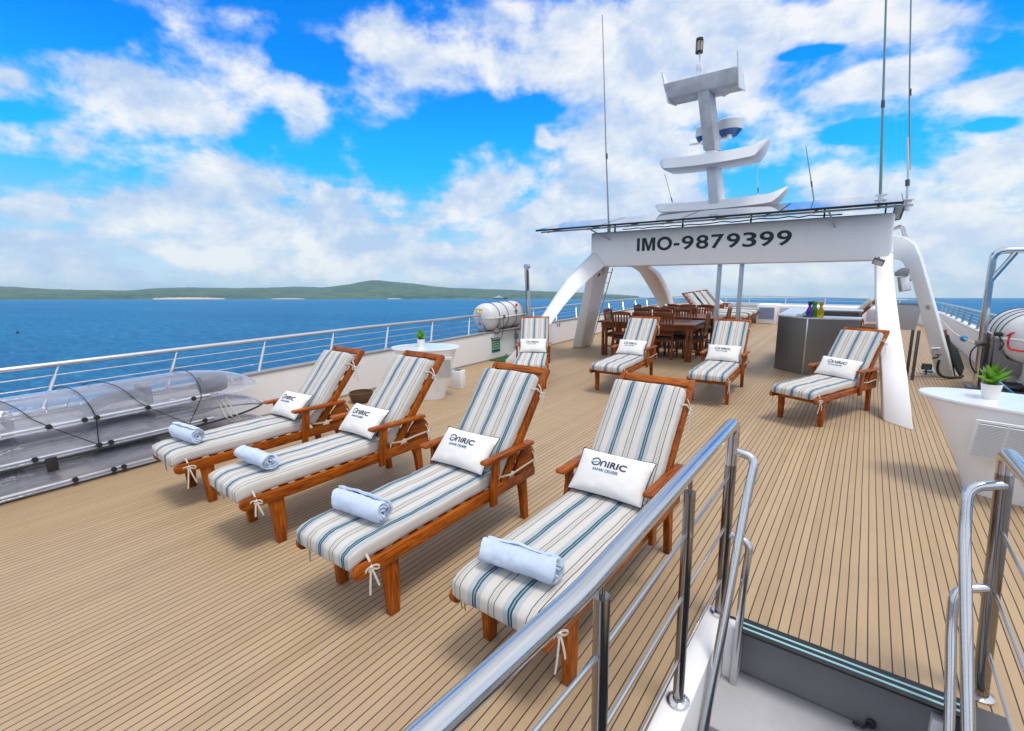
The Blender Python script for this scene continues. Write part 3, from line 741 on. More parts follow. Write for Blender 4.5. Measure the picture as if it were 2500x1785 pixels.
# ================================================================ LOUNGERS
def ribbon(m, pts, wd, th=.0025, side=(1, 0, 0)):
    P = [Vector(p) for p in pts]; rings = []
    for i, p in enumerate(P):
        d = (P[min(i+1, len(P)-1)] - P[max(i-1, 0)]).normalized(); s_ = Vector(side); s_ = (s_-d*s_.dot(d)).normalized(); n = d.cross(s_)
        rings.append([p+s_*wd/2+n*th/2, p-s_*wd/2+n*th/2, p-s_*wd/2-n*th/2, p+s_*wd/2-n*th/2])
    m.loft(rings)
def bez(a, b, c, n=8):
    a, b, c = Vector(a), Vector(b), Vector(c)
    return [a*(1-t)**2+b*2*t*(1-t)+c*t*t for t in [i/n for i in range(n+1)]]
def bow(c, out, tail=.12, seed=0):
    """tied bow of tape at c hanging along the side facing 'out'"""
    rnd = random.Random(seed); c = Vector(c); o = Vector(out); s = Vector((0, 0, 1)).cross(o).normalized(); m = MB(); up = Vector((0, 0, 1))
    f = lambda a, b_, z: c+s*a+o*b_+up*z
    ribbon(m, bez(f(-.012, -.012, .07), f(-.002, .006, .035), f(0, .006, 0)), .012, side=s)
    for sg in (-1, 1):
        k = sg*(.030+rnd.random()*.014); dz = rnd.uniform(-.02, .012)
        ribbon(m, bez(f(0, .006, 0), f(k*.9, .020, .022+dz), f(k*1.25, .014, -.004+dz), 8)+bez(f(k*1.25, .014, -.004+dz), f(k*1.1, .010, -.030+dz), f(0, .009, -.003), 8)[1:], .010, side=up)
        tl = tail*(.7+.6*rnd.random())
        ribbon(m, bez(f(0, .008, 0), f(sg*.016+.01*rnd.random(), .016, -tl*.5), f(sg*(.012+.03*rnd.random()), .010, -tl), 10), .011, side=s)
    m.lathe([(.001, -.008), (.009, -.005), (.010, .003), (.001, .008)], c+o*.008, 10)
    return m
def rounded_slab(wd, ln, th, r, cuts=(14, 26, 5), puff=.0, wrk=.003, seed=0):
    """soft cushion centred at the origin"""
    b = bmesh.new(); hx, hy, hz = wd/2, ln/2, th/2; vmap = {}
    nx, ny, nz = cuts
    def vert(i, j, k):
        key = (i, j, k)
        if key not in vmap:
            p = Vector((-hx+wd*i/nx, -hy+ln*j/ny, -hz+th*k/nz))
            q = Vector((max(-hx+r, min(hx-r, p.x)), max(-hy+r, min(hy-r, p.y)), max(-hz+r*.98, min(hz-r*.98, p.z))))
            d = p-q
            if d.length > 1e-6: p = q+d.normalized()*min(d.length, r)
            u, v = p.x/hx, p.y/hy
            pf = puff*(1-u**4)*(1-v**6)
            p.z += pf*(1 if k > nz/2 else -.2 if k < nz/2 else 0)
            nn = noise.noise_vector(Vector((p.x*7+seed, p.y*5, p.z*9)))*wrk + noise.noise_vector(Vector((p.x*19+seed, p.y*26, p.z*19)))*wrk*.45
            p += Vector((nn.x*.5, nn.y*.5, nn.z))
            vmap[key] = b.verts.new(p)
        return vmap[key]
    def face(f, n1, n2):
        for a in range(n1):
            for c in range(n2): b.faces.new([vert(*f(a, c)), vert(*f(a+1, c)), vert(*f(a+1, c+1)), vert(*f(a, c+1))])
    for k in (0, nz): face(lambda a, c: (a, c, k), nx, ny)
    for j in (0, ny): face(lambda a, c: (a, j, c), nx, nz)
    for i in (0, nx): face(lambda a, c: (i, a, c), ny, nz)
    m = MB(); m.b.free(); m.b = b; return m
HING = Vector((0, 1.03, .44)); BDIR = Vector((0, .585, .70)).normalized(); BNRM = Vector((0, -BDIR.z, BDIR.y))
def make_lounger(seed=0):
    t = thing('sun_lounger', 'x', 'sun lounger')
    WX, WY, WZ = WOOD
    def outline(y0, y1, za, zb):     # side rail, rounded nose
        pts = [(y1, za), (y1+.0, zb-.02), (y1-.02, zb)]
        pts += [(y0+.036, zb)] + [(y0+.036-.036*math.sin(a), (za+zb)/2+(zb-za)/2*math.cos(a)) for a in [R(30*i) for i in range(1, 6)]] + [(y0+.036, za)]
        return pts
    for sx in (-1, 1):
        m = MB(); m.prism(outline(-.25, 1.42, .335, .415), (sx*.262, 0, 0), (0, 1, 0), (0, 0, 1), (.034, 0, 0)); m.build('side_rail', WY, t, bev=.005)
        m = MB(); m.prism([(-.055, .333), (.050, .333), (.052, .22), (.046, .10), (.036, 0), (-.028, 0), (-.034, .12), (-.046, .25)], (sx*.243, 0, 0), (0, 1, 0), (0, 0, 1), (.046, 0, 0)); m.build('leg', WZ, t, bev=.005)
        m = MB(); m.prism([(1.235, .333), (1.325, .333), (1.332, .22), (1.338, .10), (1.345, 0), (1.29, 0), (1.278, .12), (1.262, .25)], (sx*.243, 0, 0), (0, 1, 0), (0, 0, 1), (.046, 0, 0)); m.build('leg', WZ, t, bev=.005)
        m = MB(); m.prism([(.845, .30), (.905, .30), (.908, .40), (.925, .47), (.940, .54), (.945, .622), (.868, .622), (.872, .55), (.862, .49), (.846, .42)], (sx*.294, 0, 0), (0, 1, 0), (0, 0, 1), (.030, 0, 0)); m.build('arm_post', WZ, t, bev=.005)
        m = MB(); m.prism([(.79, .624), (1.34, .612), (1.352, .620), (1.352, .636), (1.34, .645), (.79, .657), (.776, .648), (.776, .632)], (sx*.292, 0, 0), (0, 1, 0), (0, 0, 1), (.062, 0, 0)); m.build('armrest', WY, t, bev=.007)
        c = [(1.17, .417), (1.405, .417)] + [(1.315+.095*math.cos(a), .505+.105*math.sin(a)) for a in [R(-30+18*i) for i in range(9)]] + [(1.20, .53)]
        m = MB(); m.prism(c, (sx*.268, 0, 0), (0, 1, 0), (0, 0, 1), (.026, 0, 0)); m.build('bracket', WY, t, bev=.004)
    m = MB(); m.box(-.243, .243, -.16, -.125, .335, .400, bev=.005); m.build('cross_rail', WX, t)
    m = MB(); m.box(-.243, .243, 1.365, 1.40, .335, .405, bev=.005); m.build('cross_rail', WX, t)
    for i in range(9):
        m = MB(); y = -.07+.125*i; m.box(-.243, .243, y, y+.06, .385, .402, bev=.003); m.build('slat', WX, t)
    # backrest frame
    Lb = .935
    fr = thing('backrest', None, None); fr.parent = t
    def bp(a, n): p = HING + BDIR*a + BNRM*n; return (p.y, p.z)
    for sx in (-1, 1):
        m = MB(); m.prism([bp(-.03, -.060), bp(-.03, .0), bp(Lb-.02, .0), bp(Lb, -.012), bp(Lb, -.048), bp(Lb-.02, -.060)], (sx*.252, 0, 0), (0, 1, 0), (0, 0, 1), (.036, 0, 0)); m.build('stile', WZ, fr, bev=.005)
    m = MB(); m.prism([bp(Lb-.058, -.052), bp(Lb-.058, -.008), bp(Lb-.004, -.008), bp(Lb-.004, -.052)], (0, 0, 0), (0, 1, 0), (0, 0, 1), (.466, 0, 0)); m.build('top_rail', WX, fr, bev=.005)
    for i in range(6):
        a = .10+.125*i
        m = MB(); m.prism([bp(a, -.030), bp(a, -.014), bp(a+.055, -.014), bp(a+.055, -.030)], (0, 0, 0), (0, 1, 0), (0, 0, 1), (.466, 0, 0)); m.build('back_slat', WX, fr)
    # cushions
    m = rounded_slab(.505, 1.235, .098, .026, puff=.006, wrk=.008, seed=seed+1)
    for v in m.b.verts:
        f = max(0, -v.co.y-.50)/.12; v.co.z -= .045*f*f*.6                      # foot end droops over the front
        v.co += Vector((0, .355, .463))
    c1 = m.build('seat_cushion', STRIPE, t, smooth=60)
    m = rounded_slab(.505, .845, .094, .026, puff=.007, wrk=.008, seed=seed+3)
    e2, e3 = BDIR, BNRM
    for v in m.b.verts: p = v.co.copy(); v.co = HING + Vector((p.x, 0, 0)) + e2*(p.y+.400) + e3*(p.z+.054)
    c2 = m.build('back_cushion', STRIPE, t, smooth=60)
    # ties
    bow((.272, -.145, .385), (1, -.25, 0), .15, seed).build('tie', CREAM, t)
    bow((-.272, -.145, .385), (-1, -.25, 0), .15, seed+2).build('tie', CREAM, t)
    p = HING+BDIR*.72
    m = bow((.278, p.y+.02, p.z-.02), (1, 0, 0), .14, seed+4); ribbon(m, [(.250, p.y-.09, p.z+.035), (.274, p.y-.02, p.z+.02), (.280, p.y+.02, p.z-.02)], .012, side=(0, .3, 1)); m.build('tie', CREAM, t)
    m = bow((.290, 1.39, .47), (1, .5, 0), .10, seed+6); ribbon(m, [(.25, 1.0, .455), (.292, 1.10, .455), (.296, 1.25, .468), (.292, 1.39, .47)], .014, side=(0, 0, 1)); m.build('tie', CREAM, t)
    return t
FRONT, MID = 'sun loungers set out on the open deck', 'sun loungers set out on the open deck'
spots = [  # x, y, heading (deg, ccw), stripe offset, warm, scale, label
    (-1.195, 1.70, -1.0, .1025, .25, 1.0, 'nearest teak sun lounger, close behind the foreground stair railing', 0),
    (-2.25, 1.53, 0.0, 0, .25, 1.0, 'teak sun lounger second from the foreground stair railing, three teal stripes', 1),
    (-3.52, 1.57, -3.0, .09, .5, 1.0, 'teak sun lounger third from the stair railing, wicker basket behind its back', 2),
    (-4.64, 1.56, -2.6, .085, .5, .97, 'teak sun lounger beside the clear kayaks, last of the front row', 3),
    (-4.36, 6.40, 30.0, .0, .5, .92, 'teak sun lounger facing the camera in front of the white raft canister', 4),
    (-3.15, 6.92, 2.0, .0, 1, .93, 'teak sun lounger in front of the nearer dining table', 5),
    (-1.70, 7.08, 2.0, .0, 1, .93, 'teak sun lounger between the dining tables and the steel bar', 6),
    (-.53, 6.75, -22.0, .0, .9, .92, 'turned teak sun lounger beside the white arch foot on the right', 7)]
def pillow_mesh():
    wd, hh, T, n = .495, .295, .066, 28; m = MB(); b = m.b
    def h(u, v): return T*max(0, (1-abs(u)**2.6))**.55*max(0, (1-abs(v)**2.6))**.55
    def xy(u, v):
        k = 1-.07*(1-abs(u)**1.5)*abs(v)**3; l = 1-.05*(1-abs(v)**1.5)*abs(u)**3
        return u*wd/2*l, v*hh/2*k
    def P(u, v, s):
        x, y = xy(u, v)
        z = s*h(u, v)
        z += .006*noise.noise(Vector((x*9, y*11, s*3)))*(1 if s > 0 else .3)*(1-max(abs(u), abs(v))**4)
        z += .004*noise.noise(Vector((x*24, y*20, s*3+9)))*(1-max(abs(u), abs(v))**6)*min(1, abs(u)+abs(v))
        return Vector((x, y, z))
    for s in (1, -1):
        g = [[b.verts.new(P(-1+2*i/n, -1+2*j/n, s)) for j in range(n+1)] for i in range(n+1)]
        for i in range(n):
            for j in range(n): b.faces.new([g[i][j], g[i+1][j], g[i+1][j+1], g[i][j+1]])
    bmesh.ops.remove_doubles(b, verts=b.verts, dist=1e-5)
    rim = [P(-1+2*i/n, -1, 1)*1.0 for i in range(n)] + [P(1, -1+2*i/n, 1) for i in range(n)] + [P(1-2*i/n, 1, 1) for i in range(n)] + [P(-1, 1-2*i/n, 1) for i in range(n+1)]
    def surf(x, y):
        u, v = max(-1, min(1, x/(wd/2))), max(-1, min(1, y/(hh/2))); return P(u, v, 1).z
    return m, rim, surf
def make_pillow():
    m, rim, surf = pillow_mesh(); o = m.build('pillow', PILLOW, None, smooth=70)
    m = MB(); m.tube(rim, .0035, 6); m.build('piping', NAVY, o)
    # the printed mark: ring with a wave in it, then letters, and a small line of text under it
    def lay(me, dz=.0022):
        b = bmesh.new(); b.from_mesh(me)
        for _ in range(3): bmesh.ops.subdivide_edges(b, edges=[e for e in b.edges if e.calc_length() > .006], cuts=1)
        bmesh.ops.triangulate(b, faces=b.faces); b.to_mesh(me); b.free()
        for v in me.vertices: v.co.x = v.co.x*1.24-.006; v.co.y = .030+(v.co.y-.030)*1.24
        for v in me.vertices: v.co.z = surf(v.co.x, v.co.y)+dz+(v.co.z*.2)
        return me
    def from_polys(polys, name, mat, dz=.0022):
        b = bmesh.new()
        for poly in polys:
            vs = [b.verts.new((x, y, 0)) for x, y in poly]; b.faces.new(vs)
        bmesh.ops.subdivide_edges(b, edges=b.edges, cuts=1)
        bmesh.ops.triangulate(b, faces=b.faces)
        for f in b.faces:
            if f.normal.z < 0: f.normal_flip()
        me = bpy.data.meshes.new(name); b.to_mesh(me); b.free(); lay(me, dz); return mesh_obj(name, me, mat, o)
    X0, Y0, K = -.098, .018, 1.0
    cx, cy, rx, ry = X0+.024, Y0+.026, .0265, .0225
    def ring(a0, a1, k0, k1, n=14, ox=0, oy=0):
        q = []
        for i in range(n):
            a, c = R(a0+(a1-a0)*i/n), R(a0+(a1-a0)*(i+1)/n)
            q.append([(cx+ox+rx*k0*math.cos(a), cy+oy+ry*k0*math.sin(a)), (cx+ox+rx*k1*math.cos(a), cy+oy+ry*k1*math.sin(a)), (cx+ox+rx*k1*math.cos(c), cy+oy+ry*k1*math.sin(c)), (cx+ox+rx*k0*math.cos(c), cy+oy+ry*k0*math.sin(c))])
        return q
    from_polys(ring(-168, 165, .72, 1.0, 30), 'emblem', NAVY)
    wv = []
    for r_ in range(4):
        for i in range(8):
            def pt(t, d): return (cx-rx*.72+r_*rx*.22+rx*.75*t, cy+ry*(.16-.50*math.sin(t*2.4)*(1-.12*r_)+.22*t)+d)
            wv.append([pt(i/8, 0), pt((i+1)/8, 0), pt((i+1)/8, -.0027), pt(i/8, -.0027)])
    from_polys(wv, 'emblem_wave', SKYPRINT, .0024)
    # letter n as an arch, then I R I C from the font
    lx, lh, lw, st = X0+.052, .033, .033, .0085
    polys = [[(lx, Y0+.006), (lx+st, Y0+.006), (lx+st, Y0+.006+lh*.5), (lx, Y0+.006+lh*.5)], [(lx+lw-st, Y0+.006), (lx+lw, Y0+.006), (lx+lw, Y0+.006+lh*.5), (lx+lw-st, Y0+.006+lh*.5)]]
    for i in range(12):
        a, c = math.pi*i/12, math.pi*(i+1)/12; mx, my = lx+lw/2, Y0+.006+lh*.5
        polys.append([(mx+(lw/2-st)*math.cos(a), my+(lh*.5-st*.85)*math.sin(a)), (mx+lw/2*math.cos(a), my+lh*.5*math.sin(a)), (mx+lw/2*math.cos(c), my+lh*.5*math.sin(c)), (mx+(lw/2-st)*math.cos(c), my+(lh*.5-st*.85)*math.sin(c))])
    from_polys(polys, 'lettering', NAVY)
    me = text_mesh('IRIC', .046, .0016, .0002, spacing=1.05)
    xs = [v.co.x for v in me.vertices]; f = .098/(max(xs)-min(xs)); x_ = min(xs)
    for v in me.vertices: v.co.x = (v.co.x-x_)*f + lx+lw+.006; v.co.y = v.co.y+Y0+.006
    mesh_obj('lettering', lay(me), NAVY, o)
    me = text_mesh('SAFARI CRUISES', .0200, .0005, .0002, spacing=1.06)
    xs = [v.co.x for v in me.vertices]; f = .136/(max(xs)-min(xs))
    for v in me.vertices: v.co.x = v.co.x*f + X0+.020; v.co.y += Y0-.021
    mesh_obj('lettering', lay(me), BLUEPRINT, o)
    return o
def make_towel():
    m = MB(); b = m.b; ln, n, turns = .385, 26, 3.1
    def spiral(th):
        a = th*2*math.pi; r = .014+.0175*th; return r*1.10*math.cos(a), r*.95*math.sin(a)
    S = 84; outer = [spiral(turns*i/S) for i in range(S+1)]
    rows = []
    for k in range(n+1):
        x = -ln/2+ln*k/n; e = min(k, n-k); sh = 1-.07*max(0, 1-e/2.5)**2
        row = []
        for i, (y, z) in enumerate(outer):
            ed = max(0, 1-e/1.2)*.010*math.sin(i*.5)
            nn = noise.noise_vector(Vector((x*9, y*14, z*14)))*.008+noise.noise_vector(Vector((x*34, y*46, z*46+3)))*.0045
            row.append(Vector((x+ed+nn.x*.4, y*sh+nn.y, z*sh+nn.z)))
        rows.append(row)
    vr = [[b.verts.new(p) for p in r] for r in rows]
    for a, c in zip(vr, vr[1:]):
        for i in range(S): b.faces.new([a[i], a[i+1], c[i+1], c[i]])
    bmesh.ops.recalc_face_normals(b, faces=b.faces)
    bmesh.ops.solidify(b, geom=b.faces[:], thickness=.0125)
    o = m.build('rolled_towel', TOWEL, None, smooth=80)
    return o
def build_loungers():
    proto = make_lounger(11); pil = make_pillow(); tow = make_towel()
    extra = [(-3.18, 16.15, 90, .0, 1, 1.0, 'teak sun lounger at the port bow, foot end poking out past the dining chairs', 8), (-3.2, 16.95, 90, .05, 1, 1.0, 'second striped lounger back in the row at the port bow', 9),
             (-3.2, 17.75, 90, .1, 1, 1.0, 'third striped lounger back in the row at the port bow', 10), (-3.2, 18.6, 90, .03, 1, 1.0, 'farthest striped lounger back in the row at the port bow', 11),
             (-1.40, 14.7, -90, .0, .8, 1.0, 'teak sun lounger seen from behind beyond the steel bar', 12)]
    where = ['on the nearest lounger, partly behind the steel handrail', 'on the lounger second from the stair railing', 'on the front lounger with the wicker basket behind it', 'on the front lounger beside the clear kayaks', 'on the lounger facing the camera under the raft canister', 'on the lounger before the nearer dining table', 'on the lounger just left of the steel bar', 'on the turned lounger beside the white arch foot']
    first = True; pf = True
    for (x, y, hd, off, warm, s, label, k) in spots+extra:
        o = proto if first else (make_lounger(11+17*k) if k < 8 else copy_tree(proto)); first = False
        o.location = (x, y, 0); o.rotation_euler = (0, 0, R(hd)); o.scale = (1, s, s if k < 8 else 1.0)
        tag(o, label, 'sun lounger', FRONT if k < 8 else 'sun loungers up at the bow')
        if k >= 8: o['group'] = 'sun loungers up at the bow'
        for ch in o.children:
            if ch.name.startswith(('seat_cushion', 'back_cushion')): ch['stripe_offset'] = float(off); ch['stripe_warm'] = float(warm)
        if k < 8:
            p = pil if pf else copy_tree(pil); 
            Mw = Matrix.Translation((x, y, 0)) @ Matrix.Rotation(R(hd), 4, 'Z')
            tilt = R(44 if k < 4 else 50); sc_l = s
            loc = Vector((.0, (.915)*sc_l, (.640)*sc_l))
            rz = [0, 0, 1.5, 2, 0, 0, 0, -2][k]
            p.matrix_world = Mw @ Matrix.Translation(loc) @ Matrix.Rotation(tilt, 4, 'X') @ Matrix.Rotation(R(rz), 4, 'Z')
            tag(p, 'white pillow with blue print '+where[k], 'pillow', 'printed pillows on the loungers')
        if k < 4:
            q = tow if pf else copy_tree(tow)
            dx, dy, rz = [(.02, -.075, 8), (0, .01, 5), (-.01, 0.0, 6), (-.01, -.045, 8)][k]
            q.matrix_world = Mw @ Matrix.Translation((dx, dy, .523*s+.072)) @ Matrix.Rotation(R(rz), 4, 'Z') @ Matrix.Rotation(R([0, 40, -25, 70][k]), 4, 'X')
            tag(q, 'pale blue rolled towel '+['on the nearest lounger by the steel handrail', 'on the lounger second from the stair railing', 'on the front lounger with the wicker basket behind it', 'on the front lounger beside the clear kayaks'][k], 'towel', 'rolled towels on the front loungers')
        pf = False
build_loungers()

# ================================================================ ARCH WITH MAST
def build_arch():
    t = thing('radar_arch', 'big white arch spanning the deck with black ship number lettering', 'arch', (-2.35, 9.8, 0))
    m = MB(); m.box(-4.90, .225, 9.55, 10.10, 1.975, 2.69, bev=.05); m.build('beam', WHITE, t)
    # ship number, letter by letter: I, M and O drawn here, the rest from the font
    def put_text(body, size, bold, x0, x1, sy=1.0):
        me = text_mesh(body, size, bold, .002); xs = [v.co.x for v in me.vertices]; ys = [v.co.y for v in me.vertices]; f = (x1-x0)/(max(xs)-min(xs)); a0 = min(xs)
        for v in me.vertices: x, y, z = v.co; v.co = Vector(((x-a0)*f+x0+2.35, 9.547-z-9.8, y*sy+2.275))
        mesh_obj('lettering', me, LETTER, t)
    ch, z0 = .250, 2.272
    def letter(poly):
        m = MB(); m.prism(poly, (0, 9.5465, z0), (1, 0, 0), (0, 0, 1), (0, .004, 0)); m.build('lettering', LETTER, t, smooth=0)
    letter([(-3.855, 0), (-3.797, 0), (-3.797, ch), (-3.855, ch)])
    mx, mw, st = -3.75, .27, .060
    letter([(mx, 0), (mx+st, 0), (mx+st, ch*.70), (mx+mw/2-.024, 0), (mx+mw/2+.024, 0), (mx+mw-st, ch*.70), (mx+mw-st, 0), (mx+mw, 0), (mx+mw, ch), (mx+mw-st*1.35, ch), (mx+mw/2, ch*.34), (mx+st*1.35, ch), (mx, ch)])
    m = MB(); ro = [(-3.295+.148*math.cos(a), ch/2+.131*math.sin(a)) for a in [2*math.pi*i/40 for i in range(40)]]; ri = [(-3.295+.088*math.cos(a), ch/2+.080*math.sin(a)) for a in [2*math.pi*i/40 for i in range(40)]]
    for yy in (9.5485,): m.loft([[Vector((x, yy, z0+z)) for x, z in ro], [Vector((x, yy-.004, z0+z)) for x, z in ro], [Vector((x, yy-.004, z0+z)) for x, z in ri], [Vector((x, yy, z0+z)) for x, z in ri]], cap=False)
    m.build('lettering', LETTER, t, smooth=0)
    letter([(-3.115, .075), (-3.005, .075), (-3.005, .122), (-3.115, .122)])
    for i, c_ in enumerate('9879399'):
        xa = -2.965+i*.269; put_text(c_, .345, .006, xa, xa+.226)
    # aft port strut
    Lp = [(-6.10, 8.02, 0), (-5.75, 8.06, .34), (-5.56, 8.18, .66), (-5.37, 8.4, .99), (-5.22, 8.63, 1.36), (-5.07, 8.9, 1.73), (-4.93, 9.2, 2.0), (-4.78, 9.52, 2.28)]
    Rp = [(-5.55, 8.03, 0), (-5.37, 8.05, .34), (-5.21, 8.2, .66), (-5.09, 8.33, .92), (-4.98, 8.6, 1.22), (-4.85, 8.9, 1.51), (-4.70, 9.2, 1.76), (-4.54, 9.50, 1.99)]
    def blade(A, B, off): 
        off = Vector(off); m = MB(); m.loft([[Vector(a), Vector(b), Vector(b)+off, Vector(a)+off] for a, b in zip(A, B)]); return m
    blade(Lp, Rp, (-.10, .14, .03)).build('strut', WHITE, t, smooth=50, bev=.012)
    m = MB(); m.hexa([(-5.88, 10.53, 0), (-5.66, 10.61, 0), (-5.63, 11.08, 0), (-5.86, 11.06, 0)], [(-5.17, 10.0, 1.98), (-5.02, 10.05, 1.98), (-4.86, 10.45, 1.98), (-5.05, 10.45, 1.98)]); m.build('leg', WHITE, t, bev=.015)
    A = [(-4.72, 10.9, 1.985), (-4.66, 11.25, 1.97), (-4.68, 11.8, 1.84), (-4.70, 12.3, 1.58), (-4.66, 12.75, 1.25), (-4.60, 13.1, .90), (-4.56, 13.3, .45), (-4.54, 13.35, 0)]
    B = [(-4.13, 10.75, 1.99), (-4.26, 11.2, 1.95), (-4.22, 11.7, 1.78), (-4.28, 12.25, 1.56), (-4.30, 12.7, 1.30), (-4.30, 13.05, 1.0), (-4.28, 13.25, .45), (-4.27, 13.3, 0)]
    blade(A, B, (.04, .2, .05)).build('strut', WHITE, t, smooth=50, bev=.01)
    m = MB(); m.hexa([(-5.0, 10.1, 2.0), (-4.1, 10.1, 2.0), (-4.1, 11.2, 2.0), (-4.9, 11.2, 2.0)], [(-5.0, 10.1, 2.5), (-4.1, 10.1, 2.5), (-4.1, 11.0, 2.4), (-4.9, 11.0, 2.4)]); m.build('beam_haunch', WHITE, t, bev=.02)
    # starboard aft leg
    A = [(.32, 7.34, 0), (.25, 7.80, .56), (.168, 8.4, 1.06), (.105, 8.9, 1.48), (.066, 9.4, 1.89), (.062, 9.62, 2.1)]
    B = [(.595, 7.05, 0), (.51, 7.68, .54), (.41, 8.4, 1.06), (.335, 8.9, 1.48), (.272, 9.4, 1.89), (.26, 9.62, 2.1)]
    blade(A, B, (-.02, .22, 0)).build('strut', WHITE, t, smooth=50, bev=.015)
    # starboard outer leg
    A = [(.27, 9.6, 1.99), (.335, 9.65, 1.985), (.39, 9.72, 1.95), (.465, 9.85, 1.82), (.555, 10.0, 1.64), (.70, 10.25, 1.22), (.90, 10.5, .62), (1.10, 10.76, 0)]
    B = [(.225, 9.6, 2.36), (.36, 9.65, 2.33), (.50, 9.75, 2.22), (.60, 9.88, 2.02), (.755, 10.1, 1.60), (.93, 10.35, 1.12), (1.12, 10.6, .58), (1.335, 10.87, 0)]
    blade(A, B, (.05, .22, 0)).build('strut', WHITE, t, smooth=50, bev=.012)
    # masthead column with three wings
    def wing(x0, x1, y, zc, up, dep, cx, lift0, lift1, name, th):
        m = MB(); N = 24; rings = []
        for i in range(N+1):
            s = -1+2*i/N; x = x0+(x1-x0)*i/N; a = abs(s)
            up_ = (lift0 if s < 0 else lift1)*max(0, (a-.80)/.20)**1.7
            d = dep*(1-.55*max(0, (a-.85)/.15)**2); k = th*(1-.80*max(0, (a-.84)/.16)**1.5)
            yc = y+.05*max(0, (a-.8)/.2)
            zb = zc+up_+.04*a*a
            rings.append([(x, yc-d/2, zb+k*.15), (x, yc-d*.42, zb), (x, yc+d*.42, zb), (x, yc+d/2, zb+k*.2), (x, yc+d*.4, zb+k), (x, yc-d*.4, zb+k)])
        m.loft(rings); return m.build(name, WHITE, mt, smooth=50)
    mt = thing('mast', 'tall raked white mast with three cross wings above the arch', 'mast', (-2.62, 10.5, 2.9))
    wing(-3.85, -1.38, 10.55, 3.02, 0, .55, 0, .15, .27, 'cross_wing', .20)
    wing(-3.66, -1.70, 10.20, 3.80, 0, .60, 0, .17, .30, 'cross_wing', .23)
    m = MB(); m.hexa([(-2.70, 10.38, 2.9), (-2.50, 10.38, 2.9), (-2.44, 10.72, 2.9), (-2.64, 10.72, 2.9)], [(-2.76, 10.02, 4.10), (-2.58, 10.02, 4.10), (-2.54, 10.30, 4.10), (-2.70, 10.30, 4.10)]); m.build('column', WHITE, mt, bev=.02)
    m = MB(); m.hexa([(-2.78, 10.00, 4.101), (-2.57, 10.00, 4.101), (-2.53, 10.32, 4.101), (-2.72, 10.32, 4.101)], [(-2.84, 9.60, 5.06), (-2.64, 9.60, 5.06), (-2.60, 9.88, 5.06), (-2.78, 9.88, 5.06)]); m.build('column', MASTGREY, mt, bev=.008)
    m = MB(); m.hexa([(-3.38, 9.60, 5.03), (-2.16, 9.60, 5.03), (-2.13, 9.98, 5.0), (-3.34, 9.98, 5.0)], [(-3.44, 9.52, 5.27), (-2.18, 9.52, 5.27), (-2.16, 10.06, 5.29), (-3.42, 10.06, 5.29)]); m.build('platform', MASTGREY, mt, bev=.006)
    m = MB(); m.hexa([(-3.37, 9.60, 4.95), (-3.345, 9.60, 4.95), (-3.32, 10.0, 4.99), (-3.345, 10.0, 4.99)], [(-3.475, 9.50, 5.47), (-3.455, 9.50, 5.47), (-3.44, 9.62, 5.45), (-3.46, 9.62, 5.45)]); m.build('end_plate', WHITE, mt)
    m = MB(); m.hexa([(-2.15, 9.60, 4.95), (-2.125, 9.60, 4.95), (-2.10, 10.0, 4.99), (-2.125, 10.0, 4.99)], [(-2.185, 9.50, 5.50), (-2.165, 9.50, 5.50), (-2.15, 9.62, 5.47), (-2.17, 9.62, 5.47)]); m.build('end_plate', WHITE, mt)
    # masthead lantern
    ln = thing('masthead_light', 'black caged navigation lantern on a thin stem at the very top of the mast', 'lamp', (-2.80, 9.72, 5.28))
    m = MB(); m.tube([(-2.80, 9.72, 5.28), (-2.86, 9.70, 5.71)], .014, 8); m.box(-2.90, -2.80, 9.66, 9.74, 5.41, 5.51, bev=.006); m.build('stem', WHITE2, ln)
    m = MB(); m.lathe([(.001, 0), (.065, 0), (.065, .03), (.001, .03)], (-2.865, 9.70, 5.70), 14); m.lathe([(.001, .20), (.065, .20), (.06, .24), (.001, .24)], (-2.865, 9.70, 5.70), 14)
    for k in range(6): a = k*math.pi/3; m.tube([(-2.865+.06*math.cos(a), 9.70+.06*math.sin(a), 5.73), (-2.865+.06*math.cos(a), 9.70+.06*math.sin(a), 5.90)], .006, 6)
    m.build('cage', BLACK, ln)
    m = MB(); m.lathe([(.001, .03), (.046, .03), (.046, .20), (.001, .20)], (-2.865, 9.70, 5.70), 16); m.build('lens', simple('amber lens', (.65, .50, .34), .25), ln)
    # radar domes on the forward side of the column
    def dome(x, y, z, r, h, label, slip):
        d = thing('radar_dome', label, 'radar', (x, y, z), 'radar domes on the mast')
        m = MB(); m.lathe([(.001, h), (r*.8, h*.97), (r*.97, h*.82), (r, h*.3), (r*.98, h*.05), (r*.9, h*.02), (.001, h*.02)], (x, y, z), 32); m.build('cover', CANISTER, d)
        m = MB(); m.lathe([(.001, -h*.42), (r*.62, -h*.40), (r*.93, h*.0), (r*.93, h*.018), (.001, h*.018)], (x, y, z), 32); b_ = m.build('base', simple('deep blue dome base', (.01, .10, .30), .3), d)
        m = MB(); m.lathe([(.001, -.05), (.035, -.045), (.05, -.01), (.035, .03), (.001, .03)], (x+.03, y-r*.55, z-h*.55), 14); m.build('speaker_horn', WHITE2, d)
        m = MB(); m.box(x-.25, x, y-.04, y+.04, z-h*.55, z-h*.43); m.build('bracket', WHITE2, d)
    dome(-2.42, 10.38, 4.46, .23, .22, 'white radar dome with blue underside beside the grey mast column', 0)
    dome(-2.50, 10.10, 5.10, .15, .12, 'small blue based radar dome tucked under the top platform', 0)
    dome(-2.92, 10.42, 4.44, .14, .20, 'small white radar dome peeping out left of the mast column', 0)
